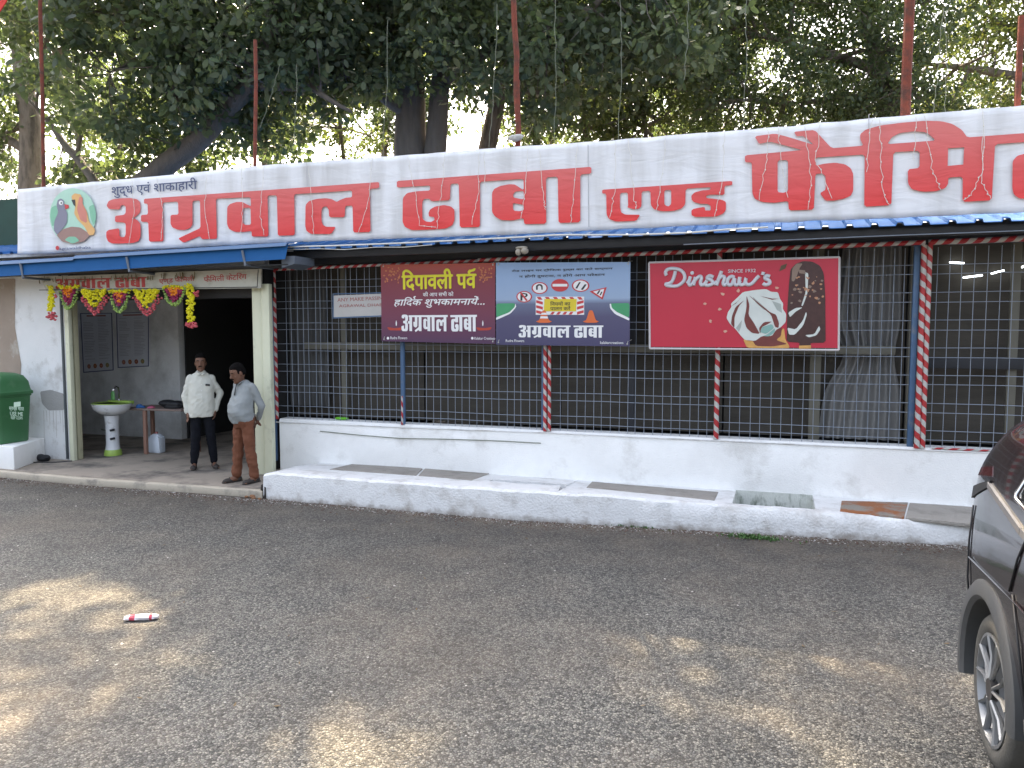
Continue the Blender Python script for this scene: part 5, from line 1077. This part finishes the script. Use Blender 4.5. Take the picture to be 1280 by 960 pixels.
def weed(px, py, n, s, label):
    c_ = onZ(px, py, 0); V = []; F = []
    for i in range(n):
        a = R.random()*6.28; d = abs(R.gauss(0, .11)); x, y = c_.x+1.7*d*math.cos(a), c_.y+.4*d*math.sin(a); h = s*R.uniform(.4, 1.1); b = R.random()*6.28; w_ = s*.22
        k = len(V); V += [(x-w_*math.cos(b), y-w_*math.sin(b), h*.5), (x, y, 0), (x+w_*math.cos(b), y+w_*math.sin(b), h*.5), (x+R.uniform(-.5, .5)*s, y+R.uniform(-.5, .5)*s, h)]; F.append((k, k+1, k+2, k+3))
    me = me_new(V, F, mat('weed_green', (.06, .13, .03), .6, .4, 40)); return tag(put('weeds', me), label, 'weed', kind='stuff')
weed(940, 673, 300, .045, 'green weed tuft at the kerb in front of the open pit'); weed(778, 657, 110, .03, 'small weed tuft at the kerb left of the larger one'); weed(806, 660, 70, .025, 'tiny weed tuft at the kerb between two bigger ones')
V = []; F = []
for _ in range(150):
    x = R.uniform(-10, 3); y = (kY(x) if x > -6.1 else 7.9)-abs(R.gauss(0, .35))-.03 if R.random() < .55 else R.uniform(2.4, 7.8); a = R.random()*6.28; l = R.uniform(.012, .028); k = len(V)
    for (u, v, h) in ((-1, 0, .004), (0, -.4, .007), (1, 0, .012), (0, .4, .006)): V.append((x+l*(u*math.cos(a)-v*math.sin(a)), y+l*(u*math.sin(a)+v*math.cos(a)), h))
    F.append((k, k+1, k+2, k+3))
tag(put('dry_leaves', me_new(V, F, mat('dry_leaf', (.13, .09, .045), .8, .5, 9))), 'small dry brown leaves scattered over the asphalt and along the kerb', 'leaves', kind='stuff')
q = onY(428, 523, 9.33); soft('green_cloth', (q.x, 9.33, .872), (.12, .05, .04), mat('bright_green', (.15, .5, .03), .8), 'bright green cloth lying on the sill behind the grille', 'cloth', 4, 6)
# green shed far left behind the banner
SH = thing('green_shed', 'dark green sheeted shed at the far left behind the banner', 'shed', (-14, 11, 0))
corr(-15.5, -11.2, 10.6, 3.45, 10.62, 4.6, mat('shed_green', (.01, .05, .035), .7, .3, 3), .12, .02, 'sheet_wall', SH); corr(-15.5, -10.9, 9.6, 3.5, 10.6, 3.58, mat('shed_roof', (.12, .12, .115), .8), .12, .02, 'roof', SH)

# ------------------------------------------------------------------ the parked car (tail towards the building)
CS = 1.08
CX, CYR = 1.015, 4.93     # outer side plane x, rear end y
CAR = thing('parked_car', 'black compact SUV parked at the right edge with its tail to the building', 'car', (CX+.95, CYR-2.1, 0))
M_paint = mat('black_car_paint', (.016, .013, .014), .22, .1, 3, coat=.8); M_clad = mat('grey_cladding', (.055, .058, .060), .55, .12, 30, .1, 200)
M_glass = mat('car_glass', (.015, .018, .02), .05, .1, coat=.5); M_rub = mat('tyre_rubber', (.075, .073, .066), .85, .25, 12, .2, 60); M_alloy = mat('alloy', (.24, .25, .26), .42, .15, 9, metal=.6); M_alloyd = mat('alloy_dark', (.03, .03, .032), .4)
M_bsilver = mat('belt_strip', (.14, .14, .145), .5, .05, metal=.4); M_tail = mat('tail_red', (.05, .008, .008), .15, .2, coat=.6)
WC = .71                    # wheel centre from the rear
# stations: (distance from the rear, z bottom, z sill, z mid, z belt, z roof, inset mid, inset belt, inset roof)
ST = [(0.0, .52, .62, .82, 1.10, 1.12, .16, .20, .24), (.05, .47, .58, .84, 1.24, 1.30, .07, .10, .13), (.16, .44, .56, .85, 1.34, 1.47, .02, .045, .10), (.34, .38, .52, .85, 1.36, 1.65, .0, .035, .12), (.60, .27, .46, .85, 1.35, 1.77, .0, .03, .14), (.85, .24, .44, .84, 1.335, 1.81, .0, .03, .16), (1.3, .24, .44, .84, 1.30, 1.83, .0, .03, .17), (1.9, .24, .44, .82, 1.26, 1.83, .0, .03, .17), (2.5, .24, .44, .82, 1.21, 1.77, .0, .03, .20), (3.0, .24, .44, .82, 1.18, 1.60, .0, .035, .22), (3.45, .24, .44, .80, 1.15, 1.20, .0, .05, .2), (3.9, .26, .44, .78, 1.04, 1.08, .03, .1, .22), (4.25, .3, .45, .74, .90, .94, .12, .2, .3), (4.36, .4, .5, .7, .78, .8, .3, .35, .4)]
HWC = .95
def carpt(st, k, s):
    d, z0, z1, z2, z3, z4, i2, i3, i4 = st; y = CYR-d; w_ = HWC
    tab = [(.10+i2, z0), (.03+i2, z1), (i2, z2), (i3*.5+i2*.5-.004, (z2+z3)/2+.05), (i3, z3), ((i3+i4)/2-.01, (z3+z4)/2), (i4, z4-.03), (i4+.10, z4)]
    ins, z = tab[k]; return (CX+w_+s*(w_-ins), y, z)
nS = len(ST); V = []; F = []; MI = []
for st in ST:
    for s in (-1, 1):
        for k in range(8): V.append(carpt(st, k, s))
def vi(i, s, k): return i*16+(0 if s < 0 else 8)+k
for i in range(nS-1):
    for s in (-1, 1):
        for k in range(7):
            q = (vi(i, s, k), vi(i+1, s, k), vi(i+1, s, k+1), vi(i, s, k+1)); F.append(q if s < 0 else q[::-1]); MI.append(0)
    F.append((vi(i, -1, 7), vi(i+1, -1, 7), vi(i+1, 1, 7), vi(i, 1, 7))); MI.append(0); F.append((vi(i, -1, 0), vi(i, 1, 0), vi(i+1, 1, 0), vi(i+1, -1, 0))); MI.append(0)
for e, i in ((0, 0), (1, nS-1)):
    for k in range(7): q = (vi(i, -1, k), vi(i, -1, k+1), vi(i, 1, k+1), vi(i, 1, k)); F.append(q if e == 0 else q[::-1]); MI.append(0)
g = G(); g.V = V; g.F = F; g.MI = MI; me = g.mesh(M_paint)
o = bpy.data.objects.new('tmp', me); COL.objects.link(o)
s_ = o.modifiers.new('s', 'SUBSURF'); s_.levels = 2; s_.render_levels = 2
cuts = []
WR = .372
for d in (WC, 3.55):
    cg = G().tube([(CX-.3, CYR-d, WR+.02), (CX+.34, CYR-d, WR+.02)], WR+.085, 40); c_ = bpy.data.objects.new('cut', cg.mesh()); COL.objects.link(c_); cuts.append(c_)
    b_ = o.modifiers.new('b', 'BOOLEAN'); b_.object = c_; b_.operation = 'DIFFERENCE'; b_.solver = 'EXACT'
dg = bpy.context.evaluated_depsgraph_get(); bm_ = bpy.data.meshes.new_from_object(o.evaluated_get(dg)); bpy.data.objects.remove(o)
for c_ in cuts: bpy.data.objects.remove(c_)
bm_.materials.clear(); bm_.materials.append(M_paint); bm_.polygons.foreach_set('material_index', [0]*len(bm_.polygons)); bm_.polygons.foreach_set('use_smooth', [True]*len(bm_.polygons)); bm_.set_sharp_from_angle(angle=rad(45))
put('body', bm_, CAR)
def side(d, z, out=.0):     # approximate body side surface x at distance d and height z (left/-x side)
    for a, b in zip(ST, ST[1:]):
        if a[0] <= d <= b[0]:
            t = (d-a[0])/(b[0]-a[0]); best = []
            for k in range(8): p, q = carpt(a, k, -1), carpt(b, k, -1); best.append((p[0]+(q[0]-p[0])*t, p[2]+(q[2]-p[2])*t))
            for (x0, z0), (x1, z1) in zip(best, best[1:]):
                if z0 <= z <= z1: return x0+(x1-x0)*(z-z0)/(z1-z0)-out
            return best[-1][0]-out
    return CX-out
def patch(name, pts, m, out=.012, thick=.02, sub=8):
    """skin panel lying on the body side: pts (d, z) quad corners a-b-c-d, bilinear"""
    (a, b, c_, d_) = pts; V = []; F = []
    for i in range(sub+1):
        for j in range(sub+1):
            u, v = i/sub, j/sub; dd = (a[0]*(1-u)+b[0]*u)*(1-v)+(d_[0]*(1-u)+c_[0]*u)*v; zz = (a[1]*(1-u)+b[1]*u)*(1-v)+(d_[1]*(1-u)+c_[1]*u)*v
            V.append((side(dd, zz, out), CYR-dd, zz))
    n = (sub+1)**2; V += [(x+thick, y, z) for x, y, z in V]
    for i in range(sub):
        for j in range(sub): q = i*(sub+1)+j; F += [(q, q+sub+1, q+sub+2, q+1), (n+q, n+q+1, n+q+sub+2, n+q+sub+1)]
    for i in range(sub):
        for q0, q1 in ((i, i+1), (sub*(sub+1)+i, sub*(sub+1)+i+1), (i*(sub+1), (i+1)*(sub+1)), (i*(sub+1)+sub, (i+1)*(sub+1)+sub)): F.append((q0, q1, n+q1, n+q0))
    return G().add(V, F).put(name, m, CAR, smooth='auto')
# arch cladding
def arch(d, r0, r1, a0, a1, x0, x1, m, name='wheel_arch', k=28):
    V = []; F = []; zc = WR+.01
    for i in range(k+1):
        a = rad(a0+(a1-a0)*i/k); c_, s = math.cos(a), math.sin(a)
        for (r, x) in ((r0, x1), (r0, x0+.006), (r0+.02, x0-.012), (r1-.015, x0-.008), (r1, x0+.004), (r1, x1)): V.append((x, CYR-d+r*c_, zc+r*s))
    for i in range(k):
        for j in range(5): q = i*6+j; F.append((q, q+6, q+7, q+1))
    F += [tuple(range(6)), tuple(range(k*6, k*6+6))[::-1]]; return G().add(V, F).put(name, m, CAR, smooth='auto')
for d in (WC, 3.55): arch(d, WR+.05, WR+.150, -15 if d == WC else -10, 180, CX-.004, CX+.10, M_clad)
for d in (WC, 3.55):     # dark liner
    G().tube([(CX+.05, CYR-d, WR+.02), (CX+.34, CYR-d, WR+.02)], WR+.10, 32).put('wheel_well', mat('well_black', (.008, .008, .008), .9), CAR) if 0 else None
patch('sill_cladding', [(1.28, .26), (3.05, .26), (3.05, .50), (1.28, .50)], M_clad, .012)
patch('rear_bumper', [(.012, .53), (.30, .42), (.30, .70), (.012, .70)], M_clad, .010); patch('tail_lamp', [(.24, 1.36), (.52, 1.405), (.48, 1.45), (.26, 1.41)], M_tail, .002)
patch('lamp_gap', [(.17, 1.22), (.50, 1.345), (.52, 1.385), (.18, 1.29)], M_black, .004)
patch('belt_strip', [(.52, 1.345), (1.1, 1.25), (1.1, 1.28), (.50, 1.372)], M_bsilver, .010, .02, 8); patch('belt_strip', [(1.105, 1.25), (2.9, 1.15), (2.9, 1.172), (1.105, 1.28)], M_bsilver, .010, .02, 12)
patch('window', [(.98, 1.40), (1.28, 1.36), (1.30, 1.68), (1.14, 1.67)], M_glass, .008); patch('window', [(1.34, 1.345), (2.18, 1.30), (2.20, 1.70), (1.35, 1.69)], M_glass, .008); patch('window', [(2.26, 1.30), (3.02, 1.24), (2.62, 1.66), (2.27, 1.70)], M_glass, .008)
def line(name, pts, r, m, out=.014): G().tube([(side(d, z, out), CYR-d, z) for d, z in pts], r, 6).put(name, m, CAR, smooth=True)
line('window_trim', [(1.12, 1.70), (.96, 1.41), (.98, 1.385), (1.1, 1.37), (1.3, 1.335), (2.2, 1.29), (3.0, 1.235)], .009, M_chrome)
line('door_seam', [(1.05, .98), (1.12, 1.15), (1.22, 1.34)], .005, M_black, .004); line('door_seam', [(1.10, .98), (1.22, .8), (1.30, .52)], .005, M_black, .004); line('door_seam', [(2.22, .5), (2.22, 1.3)], .005, M_black, .004)
line('panel_seam', [(.25, .66), (.255, .8), (.25, 1.0), (.27, 1.2)], .005, M_black, .004); line('body_crease', [(.30, .92), (1.2, .96), (3.2, .93)], .006, M_paint, .004)
line('door_handle', [(1.42, 1.09), (1.60, 1.08)], .015, M_bsilver, .02)
0 and patch('fuel_flap', [(.55, 1.02), (.70, 1.02), (.70, 1.16), (.55, 1.16)], M_paint, .010, .012, 3)
# wheels
def wheel(d, x, out):
    W = bpy.data.objects.new('wheel', None); COL.objects.link(W); W.parent = CAR; Wm = Matrix.Translation((x, CYR-d, WR)); W.matrix_local = wmat(CAR).inverted() @ Wm; WPOS[W.name] = Wm
    def lx(prof, name, m, k=44, sm='auto'):
        V = []; F = []; n = len(prof)
        for j in range(k):
            t = 2*math.pi*j/k
            for (ax, r) in prof: V.append((out*ax, r*math.cos(t), r*math.sin(t)))
        for j in range(k):
            for i in range(n-1): F.append((j*n+i, j*n+i+1, ((j+1) % k)*n+i+1, ((j+1) % k)*n+i))
        put(name, G().add(V, F).mesh(m, sm), W, world=False)
    R_ = WR
    lx([(-.22, .25), (-.22, R_*.9), (-.20, R_-.006), (-.11, R_), (-.02, R_-.008), (.0, R_*.93), (.008, R_*.84), (.0, R_*.75), (-.02, R_*.70)], 'tyre', M_rub)
    lx([(-.02, R_*.71), (.004, R_*.73), (.006, R_*.69), (-.02, R_*.66), (-.16, R_*.6), (-.17, .02)], 'rim', M_alloy)
    lx([(-.14, .001), (-.145, R_*.62)], 'brake_disc', M_alloyd, 32)
    g = G()
    for i in range(5):
        a = 2*math.pi*i/5+.3
        for off in (-.17, .17):
            p0 = (.004*out, .055*math.cos(a+off*.8), .055*math.sin(a+off*.8)); pm_ = (-.012*out, R_*.42*math.cos(a+off*1.5), R_*.42*math.sin(a+off*1.5)); p1 = (-.006*out, R_*.70*math.cos(a+off*1.75), R_*.70*math.sin(a+off*1.75))
            g.tube([p0, pm_, p1], [(.012, .010), (.014, .009), (.018, .008)], 6)
    put('spokes', g.mesh(M_alloy, 'auto'), W, world=False)
    g = G().tube([(-.02*out, 0, 0), (.012*out, 0, 0)], .055, 18); put('hub_cap', g.mesh(M_alloyd, 'auto'), W, world=False)
wheel(WC, CX+.035, -1); wheel(3.55, CX+.035, -1); wheel(WC, CX+2*HWC-.035, 1); wheel(3.55, CX+2*HWC-.035, 1)

# ------------------------------------------------------------------ trees
def leaves(centres, radii, n_each, size, seed, flat=.7, droop=.3):
    rg = np.random.RandomState(seed); C = np.repeat(np.array(centres), n_each, 0); r = np.repeat(np.array(radii), n_each); N = len(C)
    u = rg.normal(size=(N, 3)); u /= np.linalg.norm(u, axis=1)[:, None]; q = rg.uniform(.15, 1, N)**.6
    P = C+u*(q*r)[:, None]*np.array([1, 1, flat])
    d = rg.normal(size=(N, 3)); d[:, 2] -= droop*1.5; d = d*.7+u*.6; d /= np.linalg.norm(d, axis=1)[:, None]
    s = rg.normal(size=(N, 3)); s[:, 2] *= .5; s -= d*(s*d).sum(1)[:, None]; s /= np.linalg.norm(s, axis=1)[:, None]
    nn = np.cross(d, s); L_ = size*rg.uniform(.6, 1.25, N)[:, None]; W_ = L_*.27
    V = np.empty((N, 6, 3)); V[:, 0] = P; V[:, 1] = P+d*L_*.35+s*W_-nn*L_*.04; V[:, 2] = P+d*L_*.35-s*W_-nn*L_*.04; V[:, 3] = P+d*L_*.75+s*W_*.8-nn*L_*.06; V[:, 4] = P+d*L_*.75-s*W_*.8-nn*L_*.06; V[:, 5] = P+d*L_-nn*L_*.10
    me = bpy.data.meshes.new('leaves'); me.vertices.add(N*6); me.vertices.foreach_set('co', V.ravel())
    base = (np.arange(N)*6)[:, None]; quads = base+np.array([[0, 2, 4, 5, 3, 1]]); me.loops.add(N*6); me.loops.foreach_set('vertex_index', quads.ravel().astype(np.int32))
    me.polygons.add(N); me.polygons.foreach_set('loop_start', (np.arange(N)*6).astype(np.int32)); me.polygons.foreach_set('loop_total', np.full(N, 6, np.int32)); me.update(calc_edges=True)
    cl_r = np.repeat(rg.uniform(0, 1, len(centres)), n_each); rr = np.clip(.45*cl_r+.55*rg.uniform(0, 1, N), 0, 1); at = me.attributes.new('rnd', 'FLOAT', 'POINT'); at.data.foreach_set('value', np.repeat(rr, 6).astype(np.float32))
    return me
def bend(a, b, n=6, amp=.15, rg=R):
    a, b = Vector(a), Vector(b); L_ = (b-a).length; o1, o2 = (Vector((rg.uniform(-1, 1), rg.uniform(-1, 1), rg.uniform(-.5, 1)))*amp*L_ for _ in (0, 1)); out = []
    for i in range(n+1): t = i/n; out.append(a.lerp(b, t)+o1*math.sin(math.pi*t)*.6+o2*math.sin(2*math.pi*t)*.25)
    return out
LM = [leaf_mat('leaf_dark_green', (.060, .086, .060), (.092, .120, .080), (.15, .175, .10)), leaf_mat('leaf_mid_green', (.056, .084, .050), (.090, .118, .068), (.15, .172, .085)), leaf_mat('leaf_light_green', (.060, .085, .042), (.10, .122, .055), (.17, .18, .08))]
SUNP = [(-5.25, 4.55, .95, .32), (-2.05, 3.3, .5, .38), (-1.5, 5.95, .25, .1), (-.66, 5.85, .25, .12), (.2, 5.4, .3, .1), (1.0, 5.1, .38, .12), (-4.4, 3.0, .45, .15), (-3.6, 4.0, .3, .12), (.5, 4.1, .3, .12)]  # ground spots kept sunlit, crown gaps are shaped to suit them
def sunny(p, m=.33):
    gx = p[0]-sd.x*p[2]/sd.z; gy = p[1]-sd.y*p[2]/sd.z
    return any(((gx-x)/(a+m))**2+((gy-y)/(b+m))**2 < 1 for x, y, a, b in SUNP)
def tree(name, label, trunks, limbs, ells, ncl, n_each, lsize, rcl, lm, seed, bark=M_bark, hole=0., sun_block=0):
    rg = random.Random(seed); root = thing(name, label, 'tree', (trunks[0][0][0][0], trunks[0][0][0][1], 0))
    nodes_ = []
    for pts, r0, r1 in trunks:
        P = []
        for a, b in zip(pts, pts[1:]): P += bend(a, b, 4, .03, rg)[:-1]
        P.append(Vector(pts[-1])); n = len(P); G().tube(P, [r0+(r1-r0)*i/(n-1) for i in range(n)], 12).put('trunk', bark, root, smooth=True); nodes_ += [(p, r0+(r1-r0)*i/(n-1)) for i, p in enumerate(P) if i > n*.4]
    for pts, r0, r1 in limbs:
        P = []
        for a, b in zip(pts, pts[1:]): P += bend(a, b, 4, .06, rg)[:-1]
        P.append(Vector(pts[-1])); n = len(P); G().tube(P, [r0+(r1-r0)*i/(n-1) for i in range(n)], 10).put('limb', bark, root, smooth=True); nodes_ += [(p, r0+(r1-r0)*i/(n-1)) for i, p in enumerate(P)]
    cs = []; rs = []; tries = 0
    vol = [e[1][0]*e[1][1]*e[1][2]*(e[2] if len(e) > 2 else 1) for e in ells]
    while len(cs) < ncl and tries < ncl*30:
        tries += 1; e = rg.choices(ells, vol)[0]; c, r = e[0], e[1]
        u = Vector((rg.gauss(0, 1), rg.gauss(0, 1), rg.gauss(0, 1))).normalized()*rg.random()**.4
        p = Vector((c[0]+u.x*r[0], c[1]+u.y*r[1], c[2]+u.z*r[2]))
        if noise.noise((p.x*.55+seed, p.y*.55, p.z*.55)) < -.28+hole: continue
        if sunny(p): continue  # clump left out so the sun reaches its ground spot
        cs.append(p); rs.append(rcl*rg.uniform(.6, 1.3))
    for _ in range(sun_block):  # unseen high clumps added along sun rays to shade the ground
        z = rg.uniform(10.2, 13.5); gx, gy = rg.uniform(-9.5, 3.5), rg.uniform(.8, 7.2); p = Vector((gx+sd.x*z/sd.z, gy+sd.y*z/sd.z, z))
        if not sunny(p): cs.append(p); rs.append(.62)
    # limbs reach into the crown, twigs reach every clump
    big = rg.sample(cs, min(len(cs), 26)); g = G()
    base = [n_ for n_ in nodes_]
    for c in big:
        p, r = min(base, key=lambda q: (q[0]-c).length+rg.random()*1.5); r = min(r*.6, .10); P = bend(p, c, 7, .12, rg); g.tube(P, [r*(1-.8*i/7)+.008 for i in range(8)], 7); nodes_ += [(q, r*(1-.8*i/7)+.008) for i, q in enumerate(P) if i > 1]
    tag(g.put('branches', bark, root, smooth=True), kind='stuff')
    g = G(); NP = np.array([q[0] for q in nodes_])
    for c in cs:
        k = int(np.argmin(((NP-np.array(c))**2).sum(1))); p, r = nodes_[k]; P = bend(p, c, 4, .12, rg); g.tube(P, [min(r*.6, .03), .018, .012, .009, .005], 4, caps=False)
    tag(g.put('twigs', bark, root), kind='stuff')
    o = put('crown', leaves([tuple(c) for c in cs], rs, n_each, lsize, seed, .75), root, world=True); o.data.materials.append(lm); o['kind'] = 'stuff'; return root
def W(px, py, Y): return tuple(onY(px, py, Y))
# big leaved tree with twin trunks behind the middle of the banner
T = W(513, 190, 15); T2 = W(544, 190, 15)
tree('fig_tree', 'big dark twin trunked tree rising behind the first gap in the red lettering', [([(T[0]+.1, 15, 0), T, W(515, 110, 15), W(470, 10, 14.6), W(430, -120, 14)], .42, .16), ([(T2[0]-.1, 15, 0), T2, W(550, 110, 15), W(560, 0, 15.3), W(575, -140, 15.6)], .27, .13)],
     [([W(515, 120, 15), W(440, 60, 14.4), W(340, 20, 13.6), W(250, -40, 13)], .17, .05), ([W(552, 105, 15), W(640, 50, 14.6), W(740, 10, 14.2), W(820, -60, 14)], .14, .04), ([W(515, 150, 15), W(475, 120, 14.4), W(430, 90, 13.8)], .12, .05)],
     [(W(520, -10, 14.6), (4.3, 2.6, 2.1)), (W(360, 0, 13.6), (3.2, 2.2, 2.4)), (W(700, 20, 14.4), (3.2, 2.2, 1.9)), (W(450, -190, 14.5), (5.5, 3, 2.6), .7), (W(440, 95, 14.6), (1.9, 1.4, .8)), (W(790, 70, 14.8), (1.5, 1.4, 1.0))], 520, 88, .17, .60, LM[0], 11, M_barkd, sun_block=330)
T = W(608, 190, 16.5)
tree('leaning_tree', 'slender grey tree leaning right beside the crooked red pole', [([(T[0]-.3, 16.5, 0), T, W(640, 50, 16.6), W(670, -80, 16.8)], .26, .10)], [([W(625, 110, 16.5), W(560, 70, 16.8), W(520, 20, 17)], .08, .03), ([W(648, 30, 16.6), W(720, -20, 16.2)], .09, .03)],
     [(W(700, 40, 17), (2.9, 2, 1.9)), (W(800, 30, 17.4), (2.6, 2, 2.2)), (W(640, -130, 17), (4.2, 2.4, 2.4), .6), (W(700, 140, 17.6), (2.4, 1.2, .7), .5)], 260, 80, .14, .52, LM[0], 12)
# left tree, leaning limb across
T = W(100, 300, 13.5)
tree('spreading_tree', 'wide dark leaved tree at the left with a thick limb slanting over the banner', [([(T[0]-.6, 13.6, 0), T, W(190, 222, 13.4), W(250, 175, 13.3), W(310, 110, 13.2), W(345, 30, 13.4), W(350, -100, 13.8)], .30, .12)],
     [([W(250, 175, 13.3), W(200, 100, 13.0), W(150, 20, 12.6)], .11, .04), ([W(310, 110, 13.2), W(390, 110, 13.0), W(440, 140, 13)], .09, .03), ([W(140, 262, 13.5), W(80, 180, 13.6), W(30, 120, 13.6)], .12, .04)],
     [(W(200, 90, 13.0), (3.2, 2.0, 1.5)), (W(120, 20, 13.0), (3.4, 2.2, 2.2)), (W(330, 80, 13.2), (2.2, 1.6, 1.6)), (W(250, -130, 13.6), (5, 2.8, 2.4), .6), (W(200, 180, 14.0), (2.6, 1.0, .5), .9), (W(180, 212, 14.3), (3.2, 1.0, .40), 1.6), (W(330, 190, 14.3), (1.5, 1.0, .35), 1.5)], 400, 85, .18, .56, LM[0], 13, M_barkd)
T = W(36, 270, 15)
tree('roadside_tree', 'pale trunked tree at the far left edge behind the green shed', [([(T[0], 15, 0), T, W(38, 150, 15), W(25, 60, 15), W(10, -80, 15.2)], .34, .16)], [([W(36, 190, 15), W(-60, 120, 14.8)], .13, .05), ([W(30, 100, 15), W(110, 40, 15.4), W(180, -10, 15.8)], .12, .04)],
     [(W(20, 60, 15.2), (3.0, 2.2, 2.4)), (W(-60, 160, 15), (2.8, 2, 1.8)), (W(40, 200, 15.6), (2.2, 1.4, .8), .6), (W(40, -140, 15), (4.5, 2.6, 2.6), .6)], 230, 80, .15, .52, LM[1], 14)
T = W(1112, 145, 19)
tree('dense_tree', 'dense small leaved tree behind the largest red word', [([(T[0]+.5, 19, 0), T, W(1100, 90, 19), W(1085, 30, 19), W(1060, -90, 19.2)], .26, .12)], [([W(1100, 90, 19), W(1000, 60, 18.6), W(930, 40, 18.4)], .12, .04), ([W(1090, 40, 19), W(1150, 0, 19.4)], .10, .04), ([W(1108, 120, 19), W(1000, 130, 18.6), W(920, 125, 18.4)], .08, .03)],
     [(W(960, 70, 18.6), (2.9, 2.2, 2.3)), (W(1050, 60, 19), (2.6, 2.2, 2.5)), (W(900, 110, 18.8), (1.2, 1.2, 1.1)), (W(1000, -130, 19), (5, 3, 3.2), .7), (W(880, 20, 18.8), (2.0, 1.6, 2.2)), (W(1010, 150, 18.8), (3.4, 1.5, .7), 1.5)], 620, 140, .105, .55, LM[1], 15)
T = W(1330, 145, 21)
tree('pale_tree', 'lighter green tree at the right edge behind the thick red pole', [([(T[0], 21, 0), T, W(1300, 60, 21), W(1270, -60, 21)], .28, .12)], [([W(1318, 100, 21), W(1210, 85, 20.6), W(1160, 80, 20.4)], .12, .04), ([W(1300, 60, 21), W(1220, 10, 21)], .10, .03)],
     [(W(1200, 70, 20.8), (2.2, 1.8, 1.7)), (W(1290, 110, 21), (2.4, 2, 1.4)), (W(1190, 150, 21), (2.2, 1.5, .8), 1.5), (W(1240, -20, 21.4), (2.6, 2, 1.4)), (W(1350, 20, 21), (2.4, 2, 2.6)), (W(1300, -170, 21.5), (5, 3, 3), .7)], 330, 100, .12, .52, LM[2], 16, hole=.12)
# more distant, thinner trees that close the view above the banner
for i, (px, YY, lb) in enumerate([(150, 27, 'distant thin leaved tree beyond the bird logo end of the banner'), (330, 29, 'distant thin leaved tree beyond the thin red pole at left'), (480, 26, 'distant thin leaved tree between the thin pole and the twin trunks'), (690, 28, 'distant thin leaved tree right of the crooked pole'), (850, 30, 'distant thin leaved tree over the small red middle word')]):
    q = W(px, 190, YY)
    tree('distant_tree', lb, [([(q[0], YY, 0), q, W(px+10, 110, YY), W(px-5, 20, YY)], .16, .05)], [([q, W(px-50, 130, YY)], .06, .02), ([W(px+4, 150, YY), W(px+60, 100, YY)], .05, .02)], [(W(px, 150, YY), (2.9, 2, 1.7)), (W(px+20, 60, YY), (3.2, 2, 2.0))], 170, 90, .15, .55, LM[i % 2+1], 60+i, hole=.08)
# thin saplings in the bright gap
for i, (px, lb) in enumerate([(675, 'thin sapling in the bright gap right of the crooked pole'), (810, 'dark bare stemmed sapling in the bright gap above the small middle word'), (735, 'small bush top in the bright gap between the two saplings'), (430, 'thin sapling in the bright gap left of the twin trunks'), (345, 'yellowish sapling behind the thin red pole at left'), (100, 'small sapling in the bright gap over the bird logo')]):
    q = W(px, 200, 17.5+i*.4); YY = 17.5+i*.4
    tree('sapling', lb, [([(q[0], YY, 0), q, W(px-8, 120, YY), W(px-20, 40, YY)], .07, .03)], [], [(W(px, 165, YY), (1.1, .8, .55)), (W(px-12, 110, YY), (1.3, .9, .7))], 30, 80, .12, .42, LM[1+i % 2], 40+i)
